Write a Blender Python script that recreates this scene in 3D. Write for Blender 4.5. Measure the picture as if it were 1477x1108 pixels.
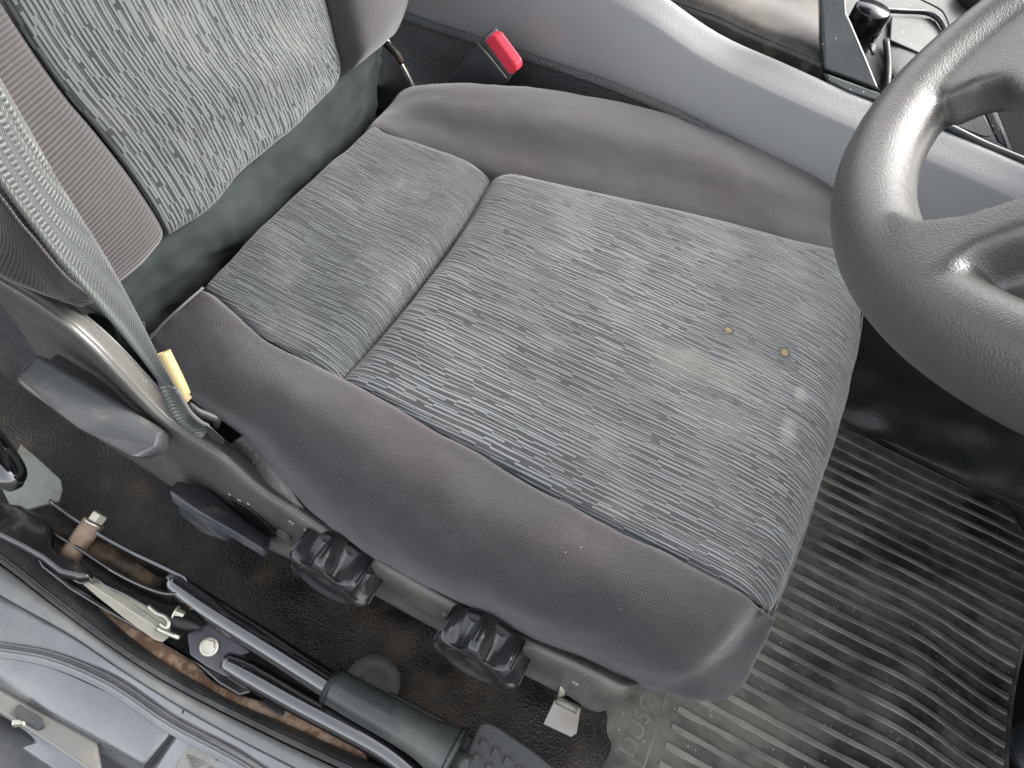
import bpy, bmesh, math, random
import numpy as np
from mathutils import Vector, Matrix, noise as mnoise
random.seed(7)
for o in list(bpy.data.objects): bpy.data.objects.remove(o)
SC = bpy.context.scene
COL = SC.collection
# ------------------------------------------------------------------ camera
# x = towards the front of the car, y = towards the centre console, z = up; origin = rear outboard corner of the seat insert
M = np.array([[0.88203912, 0.44271455, 0.16127867],
              [-0.44780448, 0.68118488, 0.57918762],
              [0.14655419, -0.58308746, 0.79908128]])
CAM = np.array([0.32554637, -0.28025098, 0.45772395])
FOC = 1080.0
cd = bpy.data.cameras.new('camera'); cam = bpy.data.objects.new('camera', cd); COL.objects.link(cam)
cd.sensor_width = 36; cd.lens = FOC / 1477 * 36; cd.clip_start = 0.01; cd.clip_end = 500
mw = Matrix.Identity(4)
for i in range(3):
    for j in range(3): mw[i][j] = M[j][i]
    mw[i][3] = CAM[i]
cam.matrix_world = mw
SC.camera = cam
# ------------------------------------------------------------------ sky, sun, exposure
SUN_EL = math.radians(38); SUN_AZ = math.radians(50)       # azimuth measured from +x towards +y
w = bpy.data.worlds.new('World'); SC.world = w; w.use_nodes = True
nt = w.node_tree; bg = nt.nodes['Background']; sky = nt.nodes.new('ShaderNodeTexSky')
sky.sky_type = 'NISHITA'; sky.sun_disc = False; sky.sun_elevation = SUN_EL
sky.sun_rotation = math.pi / 2 - SUN_AZ
sky.air_density = 1.0; sky.dust_density = 5.0; sky.ozone_density = 1.0
hs = nt.nodes.new('ShaderNodeHueSaturation'); hs.inputs['Saturation'].default_value = .25      # thin white cloud
nt.links.new(sky.outputs[0], hs.inputs['Color']); nt.links.new(hs.outputs[0], bg.inputs[0]); bg.inputs[1].default_value = 0.15
sl = bpy.data.lights.new('sun', 'SUN'); so = bpy.data.objects.new('sun', sl); COL.objects.link(so)
sl.energy = 0.6; sl.angle = math.radians(20); sl.color = (1, .965, .91)
sd = Vector((math.cos(SUN_EL) * math.cos(SUN_AZ), math.cos(SUN_EL) * math.sin(SUN_AZ), math.sin(SUN_EL)))
so.rotation_euler = sd.to_track_quat('Z', 'Y').to_euler()
SC.view_settings.view_transform = 'Standard'; SC.view_settings.look = 'None'
SC.view_settings.exposure = 2.2; SC.view_settings.gamma = 1
SC.cycles.max_bounces = 8

# ------------------------------------------------------------------ measuring helpers: sight line through a photo point, met with a plane of the car
def ray(px, py):
    return M.T @ np.array([px - 738.5, -(py - 554.0), -FOC])
def P(px, py, z): r = ray(px, py); return CAM + r * ((z - CAM[2]) / r[2])
def PY(px, py, y): r = ray(px, py); return CAM + r * ((y - CAM[1]) / r[1])
def PX(px, py, x): r = ray(px, py); return CAM + r * ((x - CAM[0]) / r[0])
def PN(px, py, p0, n): r = ray(px, py); return CAM + r * ((np.dot(np.array(p0) - CAM, n)) / np.dot(r, n))
def PD(px, py, d): r = ray(px, py); return CAM + r / np.linalg.norm(r) * d
A = np.array

# ------------------------------------------------------------------ materials
def newmat(name):
    m = bpy.data.materials.new(name); m.use_nodes = True
    return m, m.node_tree, m.node_tree.nodes['Principled BSDF']
def N(nt, typ, **kw):
    n = nt.nodes.new(typ)
    for k, v in kw.items():
        if k.startswith('i_'): n.inputs[int(k[2:])].default_value = v
        else: setattr(n, k, v)
    return n
def L(nt, a, b): nt.links.new(a, b)
def mth(nt, op, a, b=None, c=None, clamp=False):
    n = nt.nodes.new('ShaderNodeMath'); n.operation = op; n.use_clamp = clamp
    for i, x in enumerate((a, b, c)):
        if x is None: continue
        if isinstance(x, (int, float)): n.inputs[i].default_value = x
        else: nt.links.new(x, n.inputs[i])
    return n.outputs[0]
def mixc(nt, f, a, b):
    n = nt.nodes.new('ShaderNodeMix'); n.data_type = 'RGBA'
    for s, x in ((0, f), (6, a), (7, b)):
        if isinstance(x, (int, float)): n.inputs[s].default_value = x
        elif isinstance(x, tuple): n.inputs[s].default_value = (*x[:3], 1)
        else: nt.links.new(x, n.inputs[s])
    return n.outputs[2]
def ramp(nt, x, a, b):       # smooth step a..b
    n = nt.nodes.new('ShaderNodeMapRange'); n.interpolation_type = 'SMOOTHSTEP'
    nt.links.new(x, n.inputs[0]); n.inputs[1].default_value = a; n.inputs[2].default_value = b
    return n.outputs[0]
def noise_tex(nt, vec, scale, detail=3, rough=.55, col=False):
    n = nt.nodes.new('ShaderNodeTexNoise'); nt.links.new(vec, n.inputs['Vector'])
    n.inputs['Scale'].default_value = scale; n.inputs['Detail'].default_value = detail; n.inputs['Roughness'].default_value = rough
    return n.outputs['Color' if col else 'Fac']
def voro(nt, vec, scale, feat='F1'):
    n = nt.nodes.new('ShaderNodeTexVoronoi'); n.feature = feat; nt.links.new(vec, n.inputs['Vector']); n.inputs['Scale'].default_value = scale
    return n.outputs['Distance']
def bump(nt, bs, h, strength, dist, prev=None):
    n = nt.nodes.new('ShaderNodeBump'); n.inputs['Strength'].default_value = strength; n.inputs['Distance'].default_value = dist
    nt.links.new(h, n.inputs['Height'])
    if prev: nt.links.new(prev, n.inputs['Normal'])
    nt.links.new(n.outputs[0], bs.inputs['Normal']); return n.outputs[0]
def objv(nt): return nt.nodes.new('ShaderNodeTexCoord').outputs['Object']

def surf(name, col, rough=.5, metal=0, grain=0, gdist=.0004, gstr=.5, gtype='voro', dirt=None, dscale=14, damt=.5, dlo=.45, dhi=.7,
         speck=0, spec=.5, ior=0, coat=0, rvar=.12, scratch=0, cvar=.12):
    m, t, b = newmat(name); v = objv(t)
    n1 = noise_tex(t, v, 9, 5); c = mixc(t, n1, tuple(x * (1 - cvar) for x in col), tuple(min(1, x * (1 + cvar)) for x in col))
    rgh = mth(t, 'ADD', mth(t, 'MULTIPLY', mth(t, 'SUBTRACT', noise_tex(t, v, 30, 4), .5), rvar * 2), rough, clamp=True)
    if dirt:
        d = mth(t, 'MULTIPLY', ramp(t, noise_tex(t, v, dscale, 8, .65), dlo, dhi), damt)
        c = mixc(t, d, c, dirt); rgh = mth(t, 'ADD', rgh, mth(t, 'MULTIPLY', d, .35), clamp=True)
    if scratch:
        wv = t.nodes.new('ShaderNodeMapping'); L(t, v, wv.inputs[0]); wv.inputs['Scale'].default_value = (6, 60, 60); wv.inputs['Rotation'].default_value = (0, .2, .5)
        s = mth(t, 'MULTIPLY', ramp(t, noise_tex(t, wv.outputs[0], 9, 6, .7), .66, .72), scratch)
        c = mixc(t, s, c, tuple(min(1, x * 2.5 + .12) for x in col))
    if speck:
        s = mth(t, 'LESS_THAN', voro(t, v, 160), .11)
        s = mth(t, 'MULTIPLY', s, mth(t, 'GREATER_THAN', noise_tex(t, v, 35, 2), .55))
        c = mixc(t, mth(t, 'MULTIPLY', s, speck), c, (.55, .52, .47))
    L(t, c, b.inputs['Base Color']); L(t, rgh, b.inputs['Roughness']); b.inputs['Metallic'].default_value = metal
    b.inputs['Specular IOR Level'].default_value = spec; b.inputs['Coat Weight'].default_value = coat; b.inputs['Coat Roughness'].default_value = .08
    if ior: b.inputs['IOR'].default_value = ior; b.inputs['Coat IOR'].default_value = ior
    pr = bump(t, b, noise_tex(t, v, 45, 3), .25, .0006)
    if grain:
        h = voro(t, v, grain) if gtype == 'voro' else noise_tex(t, v, grain, 2)
        bump(t, b, h, gstr, gdist, pr)
    return m

def uvn(nt):
    s = nt.nodes.new('ShaderNodeSeparateXYZ'); tc = nt.nodes.new('ShaderNodeTexCoord'); L(nt, tc.outputs['UV'], s.inputs[0]); return s.outputs[0], s.outputs[1], tc.outputs['UV']
def comb(nt, a, b, c=0.0):
    n = nt.nodes.new('ShaderNodeCombineXYZ')
    for i, x in enumerate((a, b, c)):
        if isinstance(x, (int, float)): n.inputs[i].default_value = x
        else: L(nt, x, n.inputs[i])
    return n.outputs[0]
def wn(nt, vec):
    n = nt.nodes.new('ShaderNodeTexWhiteNoise'); n.noise_dimensions = '3D'; L(nt, vec, n.inputs['Vector']); return n.outputs['Value']

def twill(name, col, hi, pitch=.0019, ribs=False, lint=.0):
    m, t, b = newmat(name); u, v, uv = uvn(t)
    k = 2 * math.pi / pitch
    if ribs:
        a = mth(t, 'SINE', mth(t, 'MULTIPLY', u, k)); c2 = mth(t, 'SINE', mth(t, 'MULTIPLY', v, k * .9))
        w0 = mth(t, 'ADD', mth(t, 'MULTIPLY', a, .42), mth(t, 'MULTIPLY', c2, .08))
    else:
        a = mth(t, 'SINE', mth(t, 'MULTIPLY', mth(t, 'ADD', u, mth(t, 'MULTIPLY', v, .35)), k))
        c2 = mth(t, 'SINE', mth(t, 'MULTIPLY', mth(t, 'SUBTRACT', v, mth(t, 'MULTIPLY', u, .5)), k * .95))
        w0 = mth(t, 'MULTIPLY', mth(t, 'MULTIPLY', a, c2), .5)
    wv = mth(t, 'ADD', w0, .5)
    fuzz = noise_tex(t, uv, 900, 2)
    wv2 = mth(t, 'ADD', mth(t, 'MULTIPLY', wv, .85), mth(t, 'MULTIPLY', fuzz, .15), clamp=True)
    c = mixc(t, wv2, col, hi)
    wear = ramp(t, noise_tex(t, uv, 22, 6, .7), .45, .8)
    c = mixc(t, mth(t, 'MULTIPLY', wear, .14), c, tuple(x * 1.25 + .02 for x in hi))
    red = ramp(t, noise_tex(t, uv, 9, 3, .6), .45, .7)
    c = mixc(t, mth(t, 'MULTIPLY', red, .2), c, (hi[0] * .85, hi[1] * .62, hi[2] * .68))
    if lint:
        s = mth(t, 'MULTIPLY', mth(t, 'LESS_THAN', voro(t, uv, 55), .035), lint); c = mixc(t, s, c, (.5, .48, .44))
    L(t, c, b.inputs['Base Color']); b.inputs['Roughness'].default_value = .92; b.inputs['Specular IOR Level'].default_value = .2
    b.inputs['Sheen Weight'].default_value = .25; b.inputs['Sheen Roughness'].default_value = .5
    p = bump(t, b, wv, .5, .0005); bump(t, b, noise_tex(t, uv, 30, 4), .35, .002, p)
    return m

def ribfab(name, dark, light, pitch, seg=.024, wlo=.1, whi=.3, shiftp=.55, blockp=.08, stain=0, fine=0.0, skew=0.0):
    """woven stripes along u, jumping sideways in random segments"""
    m, t, b = newmat(name); u, v, uv = uvn(t)
    wob = mth(t, 'MULTIPLY', mth(t, 'SUBTRACT', noise_tex(t, uv, 9, 1), .5), .003)
    v2 = mth(t, 'ADD', mth(t, 'ADD', v, wob), mth(t, 'MULTIPLY', u, skew))
    r = mth(t, 'DIVIDE', v2, pitch); R = mth(t, 'FLOOR', r)
    h0 = wn(t, comb(t, R, 3.1)); S0 = mth(t, 'ADD', mth(t, 'DIVIDE', u, seg), mth(t, 'MULTIPLY', h0, 9)); S = mth(t, 'FLOOR', S0)
    h1 = wn(t, comb(t, R, S, 1.0)); h2 = wn(t, comb(t, R, S, 2.0)); h3 = wn(t, comb(t, R, S, 3.0)); 
    zone = ramp(t, noise_tex(t, uv, 7, 2), .35, .65)
    wid = mth(t, 'ADD', mth(t, 'MULTIPLY', mth(t, 'MULTIPLY', h3, whi - wlo), mth(t, 'ADD', mth(t, 'MULTIPLY', zone, .7), .3)), wlo)
    off = mth(t, 'MULTIPLY', mth(t, 'LESS_THAN', h1, shiftp), .34)
    fr = mth(t, 'FRACT', mth(t, 'ADD', r, 0.0)); d = mth(t, 'ABSOLUTE', mth(t, 'SUBTRACT', mth(t, 'SUBTRACT', fr, .33), off))
    e = mth(t, 'SUBTRACT', wid, d); li = ramp(t, e, -.05, .07)
    # short dark blocks
    blk = mth(t, 'LESS_THAN', h2, blockp); frs = mth(t, 'FRACT', S0)
    li = mth(t, 'MULTIPLY', li, mth(t, 'SUBTRACT', 1, mth(t, 'MULTIPLY', blk, mth(t, 'LESS_THAN', frs, .3))))
    # second thin thread in some rows
    d2 = mth(t, 'ABSOLUTE', mth(t, 'SUBTRACT', fr, .92)); li2 = mth(t, 'MULTIPLY', ramp(t, mth(t, 'SUBTRACT', .09, d2), -.03, .05), mth(t, 'MULTIPLY', mth(t, 'GREATER_THAN', h2, .45), .65))
    li = mth(t, 'MAXIMUM', li, li2)
    weave = mth(t, 'ADD', mth(t, 'MULTIPLY', mth(t, 'SINE', mth(t, 'MULTIPLY', u, 2 * math.pi / .0011)), .5), .5)
    fz = noise_tex(t, uv, 1200, 2, .6)
    lv = mth(t, 'ADD', mth(t, 'MULTIPLY', li, mth(t, 'SUBTRACT', 1, mth(t, 'MULTIPLY', weave, .25))), mth(t, 'MULTIPLY', mth(t, 'SUBTRACT', fz, .35), .35), clamp=True)
    c = mixc(t, lv, dark, light)
    if fine:
        c = mixc(t, fine, c, tuple((a + bb) / 2 for a, bb in zip(dark, light)))
    cl = noise_tex(t, uv, 16, 5, .6)
    c = mixc(t, mth(t, 'MULTIPLY', ramp(t, cl, .45, .75), .22), c, (.22, .205, .19))
    if stain:
        # dusty patch, two worn shiny spots and two burn holes near the front edge
        def blob(cu, cv, ru, rv, soft):
            x = mth(t, 'DIVIDE', mth(t, 'SUBTRACT', u, cu), ru); y = mth(t, 'DIVIDE', mth(t, 'SUBTRACT', v, cv), rv)
            dd = mth(t, 'SQRT', mth(t, 'ADD', mth(t, 'MULTIPLY', x, x), mth(t, 'MULTIPLY', y, y)))
            dd = mth(t, 'ADD', dd, mth(t, 'MULTIPLY', mth(t, 'SUBTRACT', noise_tex(t, uv, 60, 4, .7), .5), soft))
            return dd
        for (cu, cv, ru, rv, col, amt) in stain['soft']:
            c = mixc(t, mth(t, 'MULTIPLY', mth(t, 'SUBTRACT', 1, ramp(t, blob(cu, cv, ru, rv, 1.2), .3, 1.1)), amt), c, col)
        for (cu, cv, rr) in stain['hole']:
            dd = blob(cu, cv, rr, rr, .5)
            c = mixc(t, mth(t, 'SUBTRACT', 1, ramp(t, dd, .95, 1.25)), c, (.02, .018, .015))
            c = mixc(t, mth(t, 'SUBTRACT', 1, ramp(t, dd, .55, .8)), c, (.15, .12, .055))
    L(t, c, b.inputs['Base Color']); b.inputs['Roughness'].default_value = .8; b.inputs['Specular IOR Level'].default_value = .3
    b.inputs['Sheen Weight'].default_value = .3; b.inputs['Sheen Roughness'].default_value = .4
    p = bump(t, b, li, .9, .0012); bump(t, b, noise_tex(t, uv, 18, 3), .3, .003, p)
    return m

# ------------------------------------------------------------------ object helpers
def link(name, me, mat=None, parent=None, smooth=True):
    o = bpy.data.objects.new(name, me); COL.objects.link(o)
    if mat: me.materials.append(mat)
    if smooth: me.polygons.foreach_set('use_smooth', [True] * len(me.polygons))
    if parent: o.parent = parent
    return o
def tag(o, label=None, cat=None, group=None, kind=None):
    if label: o['label'] = label
    if cat: o['category'] = cat
    if group: o['group'] = group
    if kind: o['kind'] = kind
    return o
def empty(name, label, cat, group=None):
    o = bpy.data.objects.new(name, None); COL.objects.link(o); o.empty_display_size = .02
    return tag(o, label, cat, group)
def frompy(name, vs, fs, mat, parent=None, smooth=True, fix=True):
    me = bpy.data.meshes.new(name); me.from_pydata([tuple(map(float, v)) for v in vs], [], fs); me.update()
    if fix:
        bm = bmesh.new(); bm.from_mesh(me); bmesh.ops.recalc_face_normals(bm, faces=bm.faces); bm.to_mesh(me); bm.free()
    return link(name, me, mat, parent, smooth)
def cr(pts, n):
    pts = A(pts, float); k = len(pts); out = []
    if k == 2: return [pts[0] + (pts[1] - pts[0]) * i / n for i in range(n + 1)]
    for i in range(k - 1):
        p1, p2 = pts[i], pts[i + 1]; p0 = pts[i - 1] if i else 2 * p1 - p2; p3 = pts[i + 2] if i < k - 2 else 2 * p2 - p1
        for j in range(n):
            s = j / n
            out.append(.5 * (2 * p1 + (p2 - p0) * s + (2 * p0 - 5 * p1 + 4 * p2 - p3) * s * s + (3 * p1 - p0 - 3 * p2 + p3) * s ** 3))
    out.append(pts[-1]); return out
def grid_eval(rows, nu, nv):
    rr = [cr(r, nv) for r in rows]; G = A([cr([r[j] for r in rr], nu) for j in range(len(rr[0]))])   # [col, row, 3]
    return G.transpose(1, 0, 2)
def patch(name, rows, mat, parent=None, nu=6, nv=6, puff=None, pdir=(0, 0, 1), pw=.007, uvmode='arc', solid=.002, wr=None, uvo=(0, 0), skewy=0):
    """rows x cols control grid -> smooth sheet. puff=(row0,row1,col0,col1) groove depth at each border"""
    G = grid_eval(rows, nu, nv); R, Cn, _ = G.shape
    du = np.linalg.norm(np.diff(G, axis=0), axis=2); dv = np.linalg.norm(np.diff(G, axis=1), axis=2)
    U = np.vstack([np.zeros(Cn), np.cumsum(du, 0)]); V = np.hstack([np.zeros((R, 1)), np.cumsum(dv, 1)])
    tu = np.gradient(G, axis=0); tv = np.gradient(G, axis=1); nn = np.cross(tu, tv); nn /= (np.linalg.norm(nn, axis=2, keepdims=True) + 1e-12)
    if np.mean(np.sum(nn * (CAM - G), axis=2)) < 0: nn = -nn; flip = True
    else: flip = False
    off = np.zeros((R, Cn))
    if puff:
        pd = np.zeros((R, Cn))
        for q, (dep, dist) in enumerate(zip(puff, (U, U[-1] - U, V, V[:, -1:] - V))):
            if dep: pd = np.maximum(pd, dep * np.exp(-dist / (pw if isinstance(pw, float) else pw[1 if q < 2 else 0])))
        G = G - A(pdir, float) * pd[..., None]
    if wr:
        edge = np.minimum(np.minimum(V, V[:, -1:] - V), np.minimum(U, U[-1] - U)) if puff else np.ones((R, Cn))
        fade = np.clip(edge / .012, 0, 1)
        for i in range(R):
            for j in range(Cn): off[i, j] += fade[i, j] * wr * mnoise.noise(Vector(G[i, j]) * 22) + fade[i, j] * wr * .35 * mnoise.noise(Vector(G[i, j]) * 70)
    G = G + nn * off[..., None]
    Um = U.mean(1)
    me = bpy.data.meshes.new(name); idx = lambda i, j: i * Cn + j
    fs = []
    for i in range(R - 1):
        for j in range(Cn - 1):
            f = (idx(i, j), idx(i + 1, j), idx(i + 1, j + 1), idx(i, j + 1)); fs.append(f[::-1] if flip else f)
    me.from_pydata([tuple(p) for p in G.reshape(-1, 3)], [], fs); me.update()
    ul = me.uv_layers.new(name='UVMap')
    if uvmode == 'arc': UU, VV = U, V
    elif uvmode == 'xy': UU = np.repeat(Um[:, None], Cn, 1) + uvo[0]; VV = G[..., 1].copy() + skewy * G[..., 0]; UU = G[..., 0] + (U - (G[..., 0] - G[:1, :, 0])) + 0 * UU
    elif uvmode == 'mean': UU = np.repeat(U.mean(1)[:, None], Cn, 1); VV = V / V[:, -1:] * V[:, -1].mean()
    UU = UU.reshape(-1); VV = VV.reshape(-1)
    for lp in me.loops: ul.data[lp.index].uv = (UU[lp.vertex_index], VV[lp.vertex_index])
    o = link(name, me, mat, parent)
    if solid:
        s = o.modifiers.new('solid', 'SOLIDIFY'); s.thickness = solid; s.offset = -1
    return o
def tube(name, path, rad, mat, parent=None, seg=14, n=5, cap=True, squash=None, up=None):
    pts = cr(path, n) if len(path) > 2 or n > 1 else [A(p) for p in path]
    rs = [float(x[0]) for x in cr([[r, 0, 0] for r in rad], n)] if not isinstance(rad, (int, float)) else [rad] * len(pts)
    vs, fs = [], []; prev = None
    for i, p in enumerate(pts):
        t = pts[min(i + 1, len(pts) - 1)] - pts[max(i - 1, 0)]; t = t / (np.linalg.norm(t) + 1e-12)
        if prev is None:
            a = A(up) if up is not None else (A([0, 0, 1.]) if abs(t[2]) < .9 else A([1., 0, 0]))
        else: a = prev
        a = a - t * np.dot(a, t); a /= np.linalg.norm(a); b = np.cross(t, a); prev = a
        for k in range(seg):
            th = 2 * math.pi * k / seg
            vs.append(p + rs[i] * (a * math.cos(th) * (squash or 1) + b * math.sin(th)))
    for i in range(len(pts) - 1):
        for k in range(seg): fs.append((i * seg + k, i * seg + (k + 1) % seg, (i + 1) * seg + (k + 1) % seg, (i + 1) * seg + k))
    if cap: fs.append(tuple(range(seg))); fs.append(tuple(range((len(pts) - 1) * seg, len(pts) * seg)))
    return frompy(name, vs, fs, mat, parent)
def slab(name, pts, vec, mat, parent=None, bev=.002, seg=3, sharp=False):
    pts = [A(p, float) for p in pts]; k = len(pts); vec = A(vec, float)
    vs = pts + [p + vec for p in pts]
    fs = [tuple(range(k)), tuple(range(k, 2 * k))] + [(i, (i + 1) % k, k + (i + 1) % k, k + i) for i in range(k)]
    o = frompy(name, vs, fs, mat, parent, smooth=not sharp)
    if bev:
        m = o.modifiers.new('bev', 'BEVEL'); m.width = bev; m.segments = seg; m.limit_method = 'ANGLE'; m.angle_limit = math.radians(28); m.harden_normals = True
    return o
def frame(axis, up=(1, 0, 0)):
    z = A(axis, float); z /= np.linalg.norm(z); x = A(up, float); x -= z * np.dot(x, z); x /= np.linalg.norm(x); return x, np.cross(z, x), z
def lathe(name, c, axis, prof, mat, parent=None, seg=32, rfun=None, up=(1, 0, 0)):
    """prof: list of (h, r, lobefactor)"""
    x, y, z = frame(axis, up); vs, fs = [], []
    for (h, r, *lf) in prof:
        for k in range(seg):
            th = 2 * math.pi * k / seg; rr = r
            if rfun and lf: rr = r - rfun(th) * lf[0]
            vs.append(A(c) + z * h + rr * (x * math.cos(th) + y * math.sin(th)))
    n = len(prof)
    for i in range(n - 1):
        for k in range(seg): fs.append((i * seg + k, i * seg + (k + 1) % seg, (i + 1) * seg + (k + 1) % seg, (i + 1) * seg + k))
    fs.append(tuple(range(seg))); fs.append(tuple(range((n - 1) * seg, n * seg)))
    return frompy(name, vs, fs, mat, parent)
def hexbolt(name, c, axis, r, h, mat, parent, flange=1.35, seg=6, up=(1, 0, 0)):
    o = lathe(name, c, axis, [(0, r * flange), (h * .18, r * flange), (h * .22, r * 1.02)], mat, parent, 24, up=up)
    hd = lathe('bolt_head', A(c), axis, [(h * .2, r), (h * .9, r), (h, r * .88)], mat, o, 6, up=up)
    for p in hd.data.polygons: p.use_smooth = False
    return o

# ------------------------------------------------------------------ materials used
M_bol = twill('dark_twill', (.009, .0086, .0092), (.078, .0735, .0770), .0022, lint=.2)
M_bolr = twill('dark_ribbed', (.012, .011, .0112), (.066, .060, .060), .0030, ribs=True)
M_ins = ribfab('striped_fabric', (.020, .022, .024), (.165, .177, .186), .0036, wlo=.09, whi=.24, stain=dict(
    soft=[(.372, .150, .055, .02, (.18, .168, .148), .32), (.405, .112, .05, .022, (.175, .165, .148), .28), (.474, .176, .009, .011, (.27, .285, .265), .35), (.474, .134, .011, .020, (.26, .275, .25), .32), (.43, .185, .03, .012, (.18, .17, .15), .2)],
    hole=[(.392, .203, .0046), (.445, .2105, .0052)]), skew=-.03)
M_insr = ribfab('striped_fabric_fine', (.022, .025, .026), (.135, .148, .150), .0030, wlo=.06, whi=.20, shiftp=.35, blockp=.03, skew=-.03)
M_insb = ribfab('striped_fabric_back', (.017, .020, .020), (.110, .123, .120), .0034, wlo=.22, whi=.46, shiftp=.5, blockp=.04, seg=.014)
M_flap = surf('grey_green_cloth', (.024, .030, .028), .95, grain=900, gdist=.0003, gtype='noise', dirt=(.06, .068, .06), dscale=14, damt=.35, dlo=.4, dhi=.75, spec=.2)
M_pipe = surf('piping_cloth', (.10, .10, .10), .9, spec=.2)
M_trim = surf('grey_beige_trim_plastic', (.100, .098, .092), .30, grain=700, gdist=.00012, dirt=(.24, .215, .165), dscale=11, damt=.5, dlo=.45, dhi=.75, speck=.5)
M_trimd = surf('dark_trim_plastic', (.05, .052, .055), .38, grain=700, gdist=.00012, dirt=(.16, .15, .125), dscale=13, damt=.5, speck=.4)
M_lever = surf('lever_plastic', (.080, .084, .088), .36, grain=800, gdist=.00012, dirt=(.25, .23, .19), dscale=26, damt=.45, dlo=.52, dhi=.75)
M_lev2 = surf('blue_black_plastic', (.060, .064, .078), .42, grain=800, gdist=.00012, dirt=(.20, .19, .155), dscale=24, damt=.6, dlo=.48, dhi=.72)
M_knob = surf('knob_plastic', (.026, .028, .029), .2, ior=1.7, grain=800, gdist=.0001, dirt=(.17, .155, .12), dscale=30, damt=.35, dlo=.5, dhi=.8)
M_black = surf('black_plastic', (.012, .012, .013), .5)
M_dark = surf('dark_greasy_metal', (.012, .010, .008), .5, metal=.3, dirt=(.16, .11, .06), dscale=35, damt=.7, dlo=.42, dhi=.65)
M_zinc = surf('zinc', (.62, .60, .50), .32, metal=.9, dirt=(.45, .38, .22), dscale=60, damt=.4)
M_steel = surf('worn_steel', (.27, .255, .23), .45, metal=.6, dirt=(.25, .2, .14), dscale=40, damt=.4, cvar=.2)
M_plate = surf('painted_plate', (.36, .34, .28), .45, dirt=(.5, .48, .42), dscale=30, damt=.3)
M_gloss = surf('gloss_black_paint', (.006, .006, .0065), .10, coat=1, ior=1.8, spec=.5, scratch=.9, rvar=.05, cvar=.3)
M_gloss2 = surf('glossy_black_steel', (.008, .0075, .0075), .2, coat=.5, ior=1.8, dirt=(.2, .16, .11), dscale=30, damt=.4, dlo=.5, dhi=.75)
M_grip = surf('grip_plastic', (.046, .053, .053), .25, grain=600, gdist=.0001, dirt=(.2, .21, .17), dscale=18, damt=.3)
M_rust = surf('rusty_steel', (.20, .115, .07), .9, grain=380, gdist=.0012, gtype='noise', dirt=(.42, .30, .21), dscale=75, damt=.95, dlo=.42, dhi=.58, cvar=.5)
M_vin = surf('dark_vinyl_floor', (.012, .011, .010), .46, grain=480, gdist=.0009, gstr=.9, dirt=(.13, .092, .055), dscale=9, damt=.8, dlo=.44, dhi=.72, speck=.15)
M_vinw = surf('dark_vinyl_wall', (.018, .021, .021), .38, grain=420, gdist=.0005, gstr=.6, dirt=(.07, .07, .065), dscale=6, damt=.4)
M_carp = surf('coarse_black_vinyl', (.075, .080, .082), .5, grain=420, gdist=.0010, gstr=1.0, dirt=(.14, .13, .11), dscale=7, damt=.35)
M_cons = surf('console_grey_vinyl', (.225, .227, .228), .46, grain=420, gdist=.0003, gstr=.45, dirt=(.30, .29, .27), dscale=5, damt=.35, rvar=.06, cvar=.06)
M_gp = surf('glossy_green_black', (.018, .023, .024), .22, dirt=(.07, .08, .07), dscale=20, damt=.2, speck=.8)
M_tray = surf('tray_plastic', (.026, .030, .027), .42, grain=500, gdist=.0002, dirt=(.15, .15, .13), dscale=12, damt=.3, speck=1)
M_bin = surf('dusty_bin_lid', (.045, .043, .042), .36, dirt=(.17, .14, .105), dscale=10, damt=.55, dlo=.35, dhi=.7, scratch=.6)
M_wheel = surf('wheel_grain', (.070, .066, .058), .40, grain=1150, gdist=.00020, gstr=.6, spec=.6, ior=1.75, rvar=.05, cvar=.05)
M_whl2 = surf('wheel_recess', (.10, .115, .115), .36, grain=430, gdist=.0005, gstr=.6, spec=.6)
M_rub = surf('ribbed_rubber', (.022, .021, .018), .5, grain=300, gdist=.0004, gtype='noise', dirt=(.20, .188, .160), dscale=15, damt=.85, dlo=.34, dhi=.68, speck=1, cvar=.3)
M_rubt = surf('rubber_rib_top', (.110, .105, .094), .40, dirt=(.32, .305, .26), dscale=14, damt=.75, dlo=.34, dhi=.68, cvar=.4)
M_seal = surf('seal_plastic', (.035, .037, .037), .42, grain=520, gdist=.0005, gstr=.7, speck=.3, dirt=(.16, .16, .15), dscale=16, damt=.3)
M_sil = surf('smooth_seal_strip', (.16, .165, .16), .36, dirt=(.34, .32, .28), dscale=15, damt=.4)
M_body = surf('silver_grey_paint', (.18, .186, .19), .24, metal=.5, coat=.4, dirt=(.36, .35, .33), dscale=13, damt=.45, dlo=.32, dhi=.85, rvar=.05)
M_step = surf('step_pad', (.20, .195, .175), .45, grain=600, gdist=.0002, dirt=(.4, .38, .33), dscale=20, damt=.35)
M_pad = surf('grey_rubber_pad', (.10, .103, .103), .6, grain=700, gdist=.00025, gstr=.8)
M_red = surf('red_plastic', (.74, .045, .075), .35, spec=.5, cvar=.2)
M_yel = surf('yellowed_plastic', (.30, .245, .11), .5, dirt=(.35, .22, .08), dscale=60, damt=.35, dlo=.5, dhi=.7)
M_thr = surf('pale_threads', (.42, .38, .33), .9)
M_lbl = surf('white_print', (.55, .55, .52), .6)
M_asph = surf('asphalt', (.06, .06, .06), .9, grain=120, gdist=.003)
M_roof = surf('headlining', (.10, .10, .098), .95)  # kept dark so that glossy parts reflect a dark roof

# ================================================================== THE SEAT
seat = empty('car_seat', 'dark grey fabric driver seat with striped insert filling the middle of the photo', 'car seat')
def lerp(a, b, t): return A(a) * (1 - t) + A(b) * t
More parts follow.
